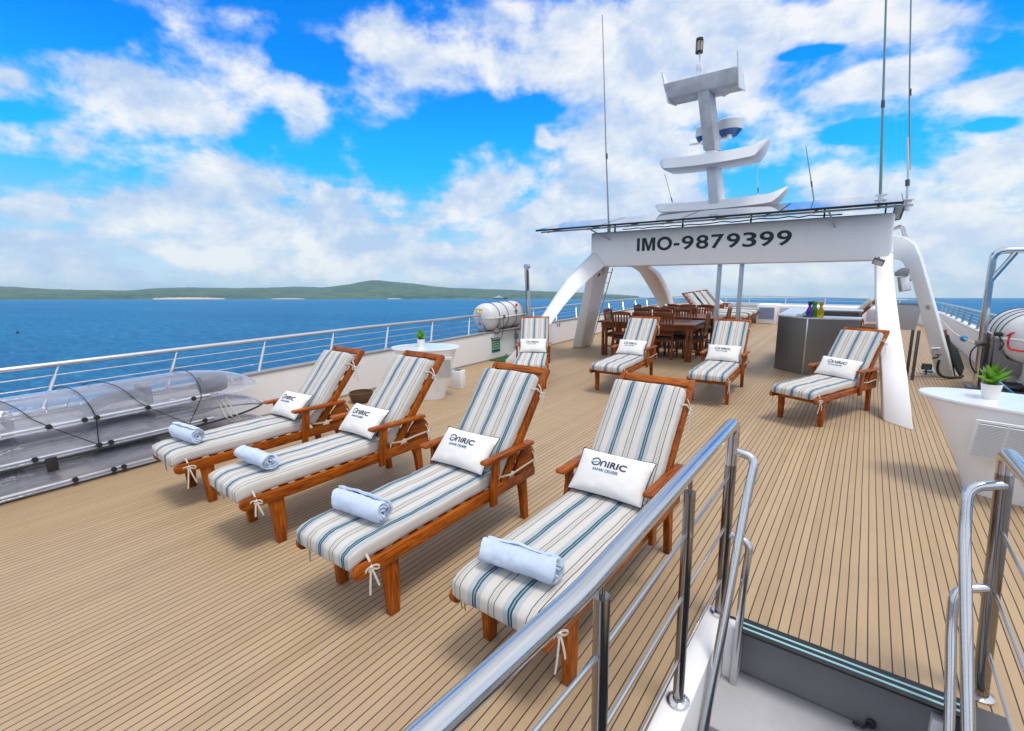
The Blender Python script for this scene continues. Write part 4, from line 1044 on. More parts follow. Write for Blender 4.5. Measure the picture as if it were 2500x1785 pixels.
    # solar panels
    for i in range(4):
        xa = -5.98+1.575*i; xb = xa+1.562
        if i == 3: xb = .29
        s = thing('solar_panel', ['solar panel at the port end of the arch roof', 'solar panel second from the port end of the arch roof', 'solar panel third from the port end of the arch roof', 'solar panel at the starboard end of the arch roof'][i], 'solar panel', (xa, 9.05, 2.77), 'solar panels on the arch')
        sl = Matrix.Translation((0, 9.05, 2.775)) @ Matrix.Rotation(R(11.5), 4, 'X')
        m = MB(); m.box(xa, xb, 0, 1.25, -.018, .014, mat=sl); m.build('frame', SOLAR_EDGE, s)
        m = MB(); m.box(xa+.012, xb-.012, .015, 1.235, .0145, .0175, mat=sl); m.build('cells', SOLAR, s)
    f = thing('panel_rack', 'thin metal rack carrying the solar panels above the arch beam', 'rack', (-2.9, 9.6, 2.7))
    for y, z in ((9.16, 2.745), (9.7, 2.84)):
        m = MB(); m.box(-5.9, .40, y-.018, y+.018, z-.018+ (0 if y < 9.5 else .02), z+.012+(0 if y < 9.5 else .02)); m.build('beam', GRILLSTEEL, f)
    for i, x in enumerate([-5.7, -4.75, -3.9, -3.2, -2.3, -1.5, -.8, 0.0, .30]):
        m = MB(); m.box(x-.015, x+.015, 9.12, 10.15, 2.715, 2.740, mat=Matrix.Translation((0, 9.12, 2.72)) @ Matrix.Rotation(R(10), 4, 'X') @ Matrix.Translation((0, -9.12, -2.72))); m.build('cross_bar', ALU, f)
    for x0, x1 in ((-4.80, -4.44), (-.62, -.53)):
        m = MB(); m.tube([(x0, 9.25, 2.76), (x1, 9.545, 2.52)], .014, 8); m.build('stay', GRILLSTEEL, f)
    for x in (-4.4, -3.0, -1.8, -.7, .1):
        m = MB(); m.box(x-.012, x+.012, 9.66, 9.70, 2.688, 2.85); m.build('stay', DARKGREY, f)
    # cable clutter under the panels
    c = MB(); P = []
    for k in range(26): P.append((-4.2+k*.15, 9.62-.02*(k % 2), 2.715+.03*random.random()))
    c.tube(P, .011, 6)
    tag(center_origin(c.build('cable_run', BLACK)), 'loose black cable wriggling along the top of the arch beam', 'cable')
    # aerials
    def whip(label, pts, r0, r1, mat, base=True):
        o = thing('whip_antenna', label, 'antenna', pts[0], 'whip antennas on the arch roof')
        m = MB(); m.tube(pts, r0, 8, taper=r1); m.build('rod', mat, o)
        if base: m = MB(); p = Vector(pts[0]); m.tube([p+Vector((0, 0, -.04)), p+Vector((0, 0, .10))], r0*1.7, 10); m.box(p.x-.075, p.x+.075, p.y-.02, p.y+.02, p.z+.11, p.z+.135); m.build('mount', WHITE2, o)
        m = MB(); q = Vector(pts[0]).lerp(Vector(pts[-1]), .36); d = (Vector(pts[-1])-Vector(pts[0])).normalized(); m.tube([q-d*.05, q+d*.05], r0*1.15, 8); m.build('ferrule', DARKGREY, o)
    GREENROD = simple('pale green whip', (.20, .33, .33), .4)
    whip('tall thin white whip antenna at the port end of the arch', [(-4.50, 9.6, 2.72), (-4.60, 9.6, 4.28), (-4.735, 9.6, 6.82)], .020, .008, simple('grey glassfibre whip', (.34, .34, .35), .45))
    whip('thick pale green whip antenna leaving the top of the picture', [(.02, 9.75, 2.86), (-.09, 9.75, 4.25), (-.30, 9.75, 6.9)], .022, .011, GREENROD)
    whip('slender green whip antenna clamped at the starboard roof corner', [(.345, 10.25, 3.38), (.20, 10.25, 4.7), (.02, 10.25, 6.6)], .013, .009, GREENROD, False)
    whip('short white antenna post at the starboard roof corner', [(.38, 10.25, 2.80), (.335, 10.25, 3.35), (.27, 10.25, 3.88)], .026, .014, WHITE2)
    whip('short thin green aerial standing right of the mast', [(-.92, 10.5, 2.98), (-1.15, 10.5, 4.03)], .012, .006, GREENROD, False)
    whip('fine white wire running down left of the mast', [(-3.38, 10.4, 3.02), (-3.63, 10.35, 3.84)], .010, .007, WHITE2, False)
    whip('fine white wire running down right of the mast', [(-1.82, 10.4, 3.06), (-1.90, 10.35, 3.80)], .008, .006, WHITE2, False)
    # steel poles under the beam
    for x, l in ((-2.35, 'left steel pole under the arch beam'), (-1.955, 'right steel pole under the arch beam')):
        m = MB(); m.tube([(x-.02, 10.0, 0), (x, 10.0, 1.974)], .042, 18); m.lathe([(.001, 0), (.08, 0), (.08, .012), (.045, .02)], (x-.02, 10.0, .001), 18); o = center_origin(m.build('support_pole', STEEL)); tag(o, l+', by the dining tables', 'pole', 'poles under the arch beam')
    # floodlights under the beam ends
    for x, y, l in ((-4.88, 9.45, 'black floodlight under the port end of the arch beam'), (.085, 9.0, 'black floodlight under the starboard end of the arch beam')):
        o = thing('floodlight', l, 'floodlight', (x, y, 1.95), 'floodlights under the arch')
        rot = Matrix.Translation((x, y, 1.955)) @ Matrix.Rotation(R(20), 4, 'Y') @ Matrix.Rotation(R(25), 4, 'X')
        m = MB(); m.box(-.07, .07, -.03, .03, -.042, .042, bev=.006, mat=rot); m.build('housing', BLACK, o)
        m = MB(); m.box(-.058, .058, -.034, -.0305, -.032, .032, mat=rot); m.build('lens', LIGHTGREY, o)
        m = MB(); m.tube([(x, y+.03, 1.97), (x, y+.12, 2.02)], .012, 8); m.build('bracket', BLACK, o)
    # ladder on the port leg
    o = thing('ladder', 'slim white ladder hung against the port arch leg', 'ladder', (-5.8, 11.4, 0))
    a0, a1 = Vector((-5.82, 11.50, 0)), Vector((-4.86, 10.62, 1.95)); off = Vector((-.06, -.34, .0))
    for d in (Vector((0, 0, 0)), off):
        m = MB(); m.tube([a0+d, a1+d], .013, 8); m.build('rail', GRILLSTEEL, o)
    for k in range(8):
        p = a0.lerp(a1, (k+.6)/8); m = MB(); m.tube([p, p+off], .011, 6); m.build('rung', WHITE2, o)
    # notices on the port leg
    def on_leg(u, v):
        b0, b1 = Vector((-5.66, 10.61, 0)), Vector((-5.63, 11.08, 0)); t0, t1 = Vector((-5.02, 10.05, 1.98)), Vector((-4.86, 10.45, 1.98))
        return b0.lerp(b1, u).lerp(t0.lerp(t1, u), v)
    nrm = (on_leg(1, .5)-on_leg(0, .5)).cross(on_leg(.5, 1)-on_leg(.5, 0)).normalized()
    if nrm.x < 0: nrm = -nrm
    def sticker(name, u0, u1, v0, v1, mat, label, n=None):
        m = MB(); q = [on_leg(u0, v0), on_leg(u1, v0), on_leg(u1, v1), on_leg(u0, v1)]
        if n: uc, vc = (u0+u1)/2, (v0+v1)/2; q = [on_leg(uc+(u1-u0)/2*math.cos(a), vc+(v1-v0)/2*math.sin(a)) for a in [2*math.pi*i/n for i in range(n)]]
        m.hexa([p+nrm*.001 for p in q], [p+nrm*.004 for p in q]); o = center_origin(m.build(name, mat)); tag(o, label, 'sign', 'notices on the port arch leg'); return o
    sticker('notice', .28, .66, .875, .925, LETTER, 'small black notice near the top of the port arch leg')
    s = sticker('notice', .30, .66, .72, .835, LETTER, 'round black smoking area notice on the port arch leg', 20)
    sticker('notice', .22, .72, .675, .688, DARKGREY, 'thin dark caption strip under the round notice')
    m = MB(); q = on_leg(.48, .777)+nrm*.0045; u_ = (on_leg(1, .777)-on_leg(0, .777)).normalized(); v_ = nrm.cross(u_)
    m.hexa([q+u_*a+v_*b_ for a, b_ in ((-.03, -.02), (.0, -.03), (.03, .0), (0, .03))], [q+u_*a+v_*b_+nrm*.001 for a, b_ in ((-.03, -.02), (.0, -.03), (.03, .0), (0, .03))]); m.build('mark', WHITE2, s)
build_arch()
# ================================================================ DINING SETS
def make_chair():
    X, Y, Z = DARKWOOD
    t = thing('dining_chair', 'x', 'chair')       # faces +y, back at -y
    W2 = .205
    for sx in (-1, 1):
        m = MB(); m.prism([(-.215, 0), (-.175, 0), (-.165, .25), (-.165, .45), (-.20, .80), (-.232, 1.0), (-.262, 1.0), (-.235, .80), (-.205, .45), (-.205, .25), (-.235, .06)], (sx*W2*.93, 0, 0), (0, 1, 0), (0, 0, 1), (.034, 0, 0)); m.build('leg', Z, t, bev=.003)
        m = MB(); m.box(sx*W2-.02, sx*W2+.02, .17, .21, 0, .43, bev=.004); m.build('leg', Z, t)
        m = MB(); m.box(sx*W2*.95-.011, sx*W2*.95+.011, -.17, .17, .14, .17); m.box(sx*W2*.95-.012, sx*W2*.95+.012, -.17, .17, .375, .43); m.build('side_rail', Y, t)
    m = MB(); m.box(-.19, .19, .175, .20, .375, .43); m.box(-.18, .18, -.20, -.178, .375, .43); m.build('seat_frame', X, t)
    m = MB(); m.box(-.215, .215, -.17, .225, .431, .470, bev=.014); m.build('seat_pad', SEATPAD, t, smooth=60)
    def by(z): return -.185-(z-.45)*.093 if z < .8 else -.2175-(z-.8)*.155
    m = MB(); top = [(-.205+.41*i/8, 1.0+.022*math.sin(math.pi*i/8)) for i in range(9)] + [(.205-.41*i/8, .935+.012*math.sin(math.pi*i/8)) for i in range(9)]
    m.prism(top, (0, -.246, 0), (1, 0, 0), (0, 0, 1), (0, .026, 0)); m.build('top_rail', X, t, bev=.003)
    m = MB(); m.box(-.18, .18, by(.53)-.012, by(.53)+.012, .51, .555); m.build('lower_rail', X, t)
    for k in range(5):
        x = -.128+.064*k; m = MB(); m.hexa([(x-.015, by(.55)-.006, .55), (x+.015, by(.55)-.006, .55), (x+.015, by(.55)+.006, .55), (x-.015, by(.55)+.006, .55)], [(x-.015, -.248, .945), (x+.015, -.248, .945), (x+.015, -.236, .945), (x-.015, -.236, .945)]); m.build('back_slat', Z, t)
    return t
def make_table():
    X, Y, Z = DARKWOOD
    t = thing('dining_table', 'x', 'table')
    L2, D2 = 1.06, .53
    m = MB(); m.box(-L2, L2, -D2, D2, .75, .785, bev=.006); m.build('tabletop', X, t)
    m = MB(); m.box(-L2+.07, L2-.07, -D2+.06, -D2+.085, .64, .748); m.build('apron', X, t)
    m = MB(); m.box(-L2+.07, L2-.07, D2-.085, D2-.06, .64, .748); m.build('apron', X, t)
    m = MB(); m.box(-L2+.06, -L2+.085, -D2+.09, D2-.09, .64, .748); m.build('apron', Y, t)
    m = MB(); m.box(L2-.085, L2-.06, -D2+.09, D2-.09, .64, .748); m.build('apron', Y, t)
    for sx in (-1, 1):
        for sy in (-1, 1):
            m = MB()
            for ox in (-.052, .028):
                m.box(sx*(L2-.13)+ox, sx*(L2-.13)+ox+.042, sy*(D2-.10)-.035, sy*(D2-.10)+.035, 0, .748, bev=.003)
            m.box(sx*(L2-.13)-.012, sx*(L2-.13)+.028, sy*(D2-.10)-.025, sy*(D2-.10)+.025, .02, .12); m.box(sx*(L2-.13)-.012, sx*(L2-.13)+.028, sy*(D2-.10)-.025, sy*(D2-.10)+.025, .55, .66)
            m.build('leg', Z, t)
    return t
def build_dining():
    tb = make_table(); tag(tb, 'dark wood dining table nearer the camera, behind the loungers', 'table', 'dining tables'); tb.location = (-3.82, 10.43, 0); tb.rotation_euler.z = R(2)
    t2 = copy_tree(tb); tag(t2, 'dark wood dining table farther off toward the bow', 'table'); t2.location = (-3.70, 12.02, 0); t2.rotation_euler.z = R(2)
    ch = make_chair(); first = True
    near = 'nearer dining table'; far = 'farther dining table'
    P = [(-4.28, 10.06, 2, 'left of three chairs on the near side of the '+near), (-3.85, 10.16, 0, 'middle of three chairs on the near side of the '+near), (-3.44, 10.30, 4, 'right of three chairs on the near side of the '+near),
         (-4.68, 10.53, -90, 'chair at the port end of the '+near), (-2.90, 10.62, 95, 'chair at the starboard end of the '+near+', seen side on'),
         (-4.24, 10.74, 180, 'left of three chairs on the far side of the '+near), (-3.76, 10.76, 183, 'middle of three chairs on the far side of the '+near), (-3.36, 10.86, 178, 'right of three chairs on the far side of the '+near),
         (-4.23, 11.74, 0, 'left of three chairs on the near side of the '+far), (-3.82, 11.80, 2, 'middle of three chairs on the near side of the '+far), (-3.40, 11.92, 0, 'right of three chairs on the near side of the '+far),
         (-4.56, 12.05, -92, 'chair at the port end of the '+far), (-2.82, 12.20, 92, 'chair at the starboard end of the '+far+', seen side on'),
         (-4.06, 12.24, 180, 'left of three chairs on the far side of the '+far), (-3.66, 12.32, 182, 'middle of three chairs on the far side of the '+far), (-3.24, 12.34, 179, 'right of three chairs on the far side of the '+far)]
    for x, y, a, l in P:
        o = ch if first else copy_tree(ch); first = False
        o.location = (x, y, 0); o.rotation_euler.z = R(a); tag(o, l, 'chair', 'slatted dining chairs')
    # small things on the tables
    for i, (x, y, z, l) in enumerate([(-4.05, 12.0, .785, 'small vase with a white flower on the farther dining table'), ]):
        v = thing('flower_vase', l, 'vase', (x, y, z))
        m = MB(); m.lathe([(.001, 0), (.03, 0), (.038, .05), (.02, .11), (.026, .13), (.022, .13), (.001, .12)], (x, y, z), 16); m.build('vase', WHITE2, v)
        m = MB()
        for k in range(9): a = k*.7; m.tube([(x, y, z+.12), (x+.03*math.cos(a), y+.03*math.sin(a), z+.19), (x+.06*math.cos(a), y+.06*math.sin(a), z+.21)], .007, 5, taper=.002)
        m.build('leaves', LEAF, v)
        m = MB()
        for k in range(7): a = k*.9; m.lathe([(.001, 0), (.022, .008), (.018, .025), (.001, .03)], (x+.025*math.cos(a), y+.025*math.sin(a), z+.21+.012*(k % 3)), 8)
        m.build('blossom', WHITE2, v)
build_dining()

# ================================================================ BAR
def build_bar():
    t = thing('bar_counter', 'angular brushed steel bar counter with a pale top and open sink well', 'bar', (-.7, 10.9, 0))
    base = [(-1.31, 10.26), (-.80, 9.86), (-.05, 9.98), (-.05, 10.30), (-.66, 10.32), (-.98, 10.60), (-.98, 11.75), (-.05, 11.80), (-.05, 12.10), (-1.31, 12.12)]
    m = MB(); m.prism(base, (0, 0, .50), (1, 0, 0), (0, 1, 0), (0, 0, 1.0)); m.build('body', BARSTEEL, t, smooth=20, bev=.004)
    m = MB(); m.box(-.812, -.788, 9.846, 9.87, .0, 1.0, bev=.006); m.build('corner_strip', STEEL, t)
    top = [(-1.33, 10.25), (-.81, 9.84), (-.03, 9.96), (-.03, 10.31), (-.655, 10.33), (-.97, 10.61), (-.97, 11.74), (-.03, 11.79), (-.03, 12.11), (-1.33, 12.13)]
    m = MB(); m.prism(top, (0, 0, 1.0135), (1, 0, 0), (0, 1, 0), (0, 0, .025)); m.build('countertop', simple('pale steel top', (.74, .75, .77), .3, .5), t, smooth=20, bev=.003)
    m = MB(); m.box(-.95, -.04, 11.70, 11.738, .55, .995); m.box(-.969, -.94, 10.62, 11.70, .55, .995); m.build('inner_panel', DARKGREY, t)
    m = MB(); m.box(-.70, -.68, 11.672, 11.699, .60, .995); m.box(-.10, -.05, 11.60, 11.699, .02, .995); m.build('inner_post', BARSTEEL, t)
    def carafe(x, y, col, capm, label, h=.27):
        o = thing('carafe', label, 'carafe', (x, y, 1.026), 'carafes on the bar')
        m = MB(); m.lathe([(.001, 0), (.046, 0), (.05, .012), (.05, .10), (.044, .13), (.024, .17), (.023, .20), (.034, .235), (.030, .235), (.019, .20), (.001, .198)], (x, y, 1.026), 24); m.build('body', glass('coloured glass '+label[:6], col), o)
        m = MB(); m.lathe([(.001, .225), (.030, .225), (.033, .24), (.033, .27), (.001, .275)], (x, y, 1.026), 18); m.build('stopper', capm, o)
    carafe(-.80, 10.02, (.16, .04, .62), BLACK, 'purple glass carafe with black stopper on the bar')
    carafe(-.725, 10.13, (.22, .62, .03), simple('lime stopper', (.2, .5, .04), .4), 'lime green glass carafe on the bar')
    carafe(-.63, 10.03, (.85, .60, .01), simple('orange stopper', (.75, .35, .01), .4), 'yellow glass carafe with orange stopper on the bar')
    carafe(-.76, 10.22, (.03, .50, .60), simple('teal stopper', (.02, .3, .35), .4), 'teal glass carafe behind the purple one on the bar')
    o = thing('glass_tray', 'clear and green glass tray at the near corner of the bar', 'tray', (-.83, 9.95, 1.026))
    m = MB(); m.box(-1.0, -.86, 10.05, 10.15, 1.027, 1.065, bev=.01); m.build('dish', glass('clear dish', (.8, .85, .88)), o)
    m = MB(); m.box(-.89, -.77, 9.945, 10.01, 1.027, 1.06, bev=.015); m.build('tray', glass('green glass', (.02, .30, .26)), o)
build_bar()

# ================================================================ OVAL PEDESTALS AND PLANTS
def oval_pedestal(label, c, ax, ay, h, rot, br, vent):
    t = thing('pedestal_table', label, 'table', (c[0], c[1], 0), 'oval white pedestals'); n = 56
    Mx = Matrix.Translation((c[0], c[1], 0)) @ Matrix.Rotation(R(rot), 4, 'Z')
    m = MB(); rings = []
    for z, k in ((h-.028, .97), (h-.022, 1.0), (h-.006, 1.0), (h, .992)):
        rings.append([Mx @ Vector((ax*k*math.cos(2*math.pi*i/n), ay*k*math.sin(2*math.pi*i/n), z)) for i in range(n)])
    m.loft(rings); m.build('top', simple('glossy white top', (.80, .80, .82), .12, coat=.5, var=.02), t, smooth=40)
    m = MB(); rings = []
    for i in range(15):
        z = (h-.03)*(1-i/14); f = 1-i/14
        k = br + (.90-br)*f**1.15
        rings.append([Mx @ Vector((ax*k*math.copysign(abs(math.cos(a))**.8, math.cos(a)), ay*(k if br > .5 else k)*math.copysign(abs(math.sin(a))**.8, math.sin(a)), z)) for a in [2*math.pi*q/n for q in range(n)]])
    m.loft(rings); m.build('body', WHITE, t, smooth=50)
    return t, Mx
def slat_vent(parent, o, u, v, wd, ht, tilt_n, cols=2, mat=None):
    """louvre set on the plane o + u*a + v*b with outward normal tilt_n"""
    o, u, v, nn = Vector(o), Vector(u).normalized(), Vector(v).normalized(), Vector(tilt_n).normalized()
    def q(a0, a1, b0, b1, d0, d1): return [o+u*a+v*b+nn*d0 for a, b in ((a0, b0), (a1, b0), (a1, b1), (a0, b1))], [o+u*a+v*b+nn*d1 for a, b in ((a0, b0), (a1, b0), (a1, b1), (a0, b1))]
    m = MB(); m.hexa(*q(-.02, wd+.02, -.02, ht+.02, -.01, .006)); f = m.build('vent_frame', WHITE2, parent, bev=.002)
    m = MB(); cw = (wd-.015*(cols-1))/cols
    for c in range(cols): m.hexa(*q(c*(cw+.015), c*(cw+.015)+cw, 0, ht, .0065, .008))
    m.build('vent_back', mat or simple('vent shadow gap', (.20, .20, .22), .6), f)
    m = MB(); n = 24
    for c in range(cols):
        for k in range(n):
            b0 = ht*k/n; a0 = c*(cw+.015); h1 = ht/n*.46
            pts = [(b0, .0085), (b0+h1, .0085), (b0+h1*.5, .017), (b0-.001, .017)]
            m.hexa([o+u*a0+v*b+nn*d for b, d in pts], [o+u*(a0+cw)+v*b+nn*d for b, d in pts])
    m.build('vent_slats', WHITE2, f)
def potted_plant(label, x, y, z, s, seed):
    rnd = random.Random(seed)
    t = thing('potted_plant', label, 'plant', (x, y, z), 'potted succulents')
    m = MB(); prof = [(.001, .0)]
    for i in range(17):
        f = i/16; r = (.060+.024*f)*s; prof.append((r*(1+.018*(i % 2)), .155*f*s))
    prof += [(.079*s, .157*s), (.076*s, .135*s), (.001, .132*s)]
    m.lathe(prof, (x, y, z), 36); m.build('pot', POT, t, smooth=25)
    m = MB(); m.lathe([(.001, .138*s), (.045*s, .142*s), (.0745*s, .136*s), (.0745*s, .134*s), (.001, .1335*s)], (x, y, z), 24); m.build('soil', SOIL, t)
    m = MB(); b = m.b
    for k in range(15):
        ring = k/15; a = k*2.399+rnd.random()*.3
        el = R(84-50*ring+rnd.uniform(-7, 7)); ln = (.20+.05*rnd.random()-(.05*ring))*s*1.15; wd = (.034+.012*ring)*s*1.05
        d = Vector((math.cos(a)*math.cos(el), math.sin(a)*math.cos(el), math.sin(el))); side = Vector((-math.sin(a), math.cos(a), 0)); up = side.cross(d)*-1
        if up.z < 0: up = -up
        p0 = Vector((x, y, z+.135*s)); N = 9; prev = None
        for i in range(N+1):
            f = i/N; w_ = wd*(.45+1.6*f*(1-f)*1.6)*(1-f**4)+.0006
            bend = -.18*ln*f*f*ring
            c = p0+d*ln*f+Vector((0, 0, bend)) + side*.006*math.sin(k+f*3)
            row = [b.verts.new(c-side*w_+up*w_*.45), b.verts.new(c-side*w_*.5+up*w_*.08), b.verts.new(c), b.verts.new(c+side*w_*.5+up*w_*.08), b.verts.new(c+side*w_+up*w_*.45)]
            if prev:
                for q in range(4): b.faces.new([prev[q], prev[q+1], row[q+1], row[q]])
            prev = row
    bmesh.ops.solidify(b, geom=b.faces[:], thickness=.0022)
    m.build('leaves', LEAF, t, smooth=60)
    return t
def build_pedestals():
    t, Mx = oval_pedestal('white oval pedestal with slatted vent and glossy top at the right edge', (1.16, 5.40), .72, .36, .80, -14, .46, True)
    o = Vector((.80, 5.155, .385)); slat_vent(t, o, (1, -.20, 0), (.04, -.24, 1), .335, .30, (-.2, -1, -.16))
    potted_plant('bright green succulent in a white ribbed pot on the right pedestal', .905, 5.45, .80, .80, 3)
    t, Mx = oval_pedestal('white oval pedestal at the port bulwark behind the second lounger', (-5.40, 5.08), .53, .36, .80, 31, .50, False)
    slat_vent(t, (-5.13, 4.98, .37), (.80, .62, 0), (.19, -.17, 1), .25, .30, (.6, -.8, -.15))
    potted_plant('small dark green succulent in a white pot on the port pedestal', -5.47, 5.06, .80, .72, 8)
    b = thing('bin_box', 'plain white upright box standing against the port pedestal', 'box', (-5.42, 5.78, 0))
    mm = Matrix.Translation((-5.42, 5.80, 0)) @ Matrix.Rotation(R(14), 4, 'Z')
    m = MB(); m.box(-.10, .10, -.09, .09, 0, .30, bev=.006, mat=mm); m.build('body', WHITE2, b)
    m = MB(); m.box(-.07, .07, -.06, .06, .3005, .304, mat=mm); m.build('slot', DARKGREY, b)
    # wicker basket on the deck by the bulwark
    k = thing('wicker_basket', 'small brown woven basket on the deck beside the port bulwark', 'basket', (-6.06, 4.33, 0))
    m = MB(); m.lathe([(.001, .001), (.12, .001), (.155, .04), (.172, .10), (.176, .145), (.168, .15), (.160, .10), (.142, .045), (.11, .015), (.001, .012)], (-6.06, 4.33, 0), 40); m.build('body', WICKER, k)
    m = MB(); m.tube(arc((-6.06, 4.33, .148), .172, 0, 2*math.pi, 30, (1, 0, 0), (0, 1, 0)), .009, 8); m.build('rim', WICKER, k)
build_pedestals()

# ================================================================ CLEAR KAYAKS
def build_kayaks():
    names = ['topmost clear kayak of the stack, lying upside down', 'middle clear kayak of the stack with a black rubber rim', 'lowest clear kayak of the stack, resting on the deck']
    for i, (zg, xo, ybow, hh) in enumerate([(.585, 0, 2.86, .275), (.315, .0, 2.90, .25), (.045, .02, 2.95, .24)]):
        t = thing('clear_kayak', names[i], 'kayak', (-6.17, 1.1, zg), 'clear kayaks stacked on the port side')
        y0, y1 = -.75, ybow; xc, hw = -6.17, .315
        def sec(f):
            e = 1-abs(2*f-1)**4.5 if f < .5 else 1-max(0, (f-.72)/.28)**2.4
            return max(.02, e)
        N = 44; rings = []
        for k in range(N+1):
            f = k/N; e = sec(f); y = y0+(y1-y0)*f
            rk = .07*max(0, (f-.75)/.25)**2 if i < 2 else 0
            row = []
            for j in range(25):
                a = math.pi*j/24; cx_ = math.copysign(abs(math.cos(a))**.75, math.cos(a)); sz = abs(math.sin(a))**.8
                row.append((xc+xo+hw*e**.75*cx_, y, zg+hh*e**.6*sz-rk*.4))
            # flange
            row = [(row[0][0]+.03*e, y, zg-.012-rk*.4)] + row + [(row[-1][0]-.03*e, y, zg-.012-rk*.4)]
            rings.append(row)
        m = MB(); m.loft(rings, cap=False, closed=False); m.build('hull', CLEAR, t, smooth=70)
        for sx in (1, -1):
            m = MB(); m.tube([(xc+xo+sx*(hw*.97), y, zg+.018) for y in [y0+.25+i2*.3 for i2 in range(10)] if y < y1-.55], .015, 10); m.build('tube', simple('frosted tube', (.74, .75, .80), .25, .6), t)
        if i == 1:
            m = MB(); m.tube([(xc+xo+(hw+.03)*max(0.02, sec((y-y0)/(y1-y0))**.75), y, zg-.022) for y in [y0+(y1-y0)*q/40 for q in range(41)]] + [(xc+xo-(hw+.03)*max(0.02, sec((y-y0)/(y1-y0))**.75), y, zg-.022) for y in [y1-(y1-y0)*q/40 for q in range(1, 41)]], .012, 8); m.build('rubber_rim', BLACK, t)
        for yk in ([.85, 1.10, 1.19, 1.60, 2.02] if i == 0 else [.72, 1.17, 1.26, 2.10] if i == 1 else [.95, 1.24, 1.32]):
            m = MB(); m.lathe([(.001, 0), (.010, 0), (.010, .012), (.024, .014), (.024, .03), (.001, .032)], (xc+xo+hw+.012, yk, zg+.02), 10, Matrix.Rotation(R(90), 3, 'Y')); m.build('knob', BLACK, t)
        for ys_, ln in ((.15, .46), (1.15, .50)):
            m = MB(); m.loft([[(xc+xo+sx*.21, ys_+ln*q/6, zg+.02+.11*math.sin(q/6*2.2)+.002*k2) for sx, k2 in ((-1, 0), (-.4, 9), (.4, 9), (1, 0), (1, 5), (.4, 15), (-.4, 15), (-1, 5))] for q in range(7)]); m.build('seat', KAYSEAT, t)
            m = MB(); m.box(xc+xo-.20, xc+xo+.20, ys_+ln, ys_+ln+.05, zg+.02, zg+hh*.72, bev=.012); m.build('seat_back', KAYSEAT, t)
        if i == 0:
            m = MB(); m.lathe([(.001, -.14), (.10, -.13), (.115, -.08), (.118, .08), (.10, .13), (.001, .14)], (xc+.06, 2.33, zg+.10), 20, Matrix.Rotation(R(90), 3, 'X')); m.build('float_bag', simple('slate float bag', (.09, .10, .15), .5, var=.3), t)
        if i == 2:
            m = MB(); m.box(xc+hw+.03, xc+hw+.05, .78, .86, zg+.15, zg+.28, bev=.004); m.build('buckle', BLACK, t)
            m = MB(); m.box(xc-.2, xc+.2, .2, .9, .001, .03); m.build('skid', BLACK, t)
    p = thing('paddle', 'dark double paddle lying inside the clear kayak stack', 'paddle', (-6.1, .4, .36))
    m = MB(); m.tube([(-6.22, .1, .345), (-6.05, 1.9, .375)], .014, 10); m.build('shaft', BLACK, p)
    m = MB(); m.hexa([(-6.11, 1.86, .37), (-6.0, 1.86, .37), (-5.98, 2.15, .38), (-6.02, 2.28, .38), (-6.09, 2.25, .38)], [(-6.11, 1.86, .378), (-6.0, 1.86, .378), (-5.98, 2.15, .388), (-6.02, 2.28, .388), (-6.09, 2.25, .388)]); m.build('blade', KAYSEAT, p)
    c = MB()
    def over(y0_, y1_, z0):   # cord from an edge knob over the top kayak to the far side
        P = []
        for j in range(13):
            a = math.pi*j/12; cx_ = math.copysign(abs(math.cos(a))**.75, math.cos(a)); P.append((-6.17+.328*cx_, y0_+(y1_-y0_)*j/12, .60+.285*abs(math.sin(a))**.8))
        return P
    c.tube([(-5.838, 1.17, .335)]+over(1.19, .95, 0), .0045, 6)
    c.tube([(-5.838, 1.17, .335), (-5.838, .85, .605)]+over(.80, .3, 0)[1:], .0045, 6)
    c.tube([(-5.838, 1.95, .33), (-5.838, 1.60, .605)]+over(1.56, 1.1, 0)[1:], .0045, 6)
    c.tube([(-5.838, 1.95, .33), (-5.84, 2.10, .59)]+over(2.12, 2.0, 0)[1:], .0045, 6)
    o = center_origin(c.build('lashing_cord', BLACK)); tag(o, 'thin black cord lashed zigzag over the stacked clear kayaks', 'cord')
    c = MB()
    for k in range(3):
        c.tube([(-5.98+.02*k, 2.25+.06*k, .60-.01*k), (-5.90, 2.30+.05*k, .45), (-5.85, 2.33+.06*k, .30), (-5.88, 2.40+.05*k, .24), (-5.92, 2.36+.05*k, .30)], .006, 6)
    tag(center_origin(c.build('mooring_line', ROPE)), 'tangled white line hanging at the kayak bows', 'rope')
build_kayaks()

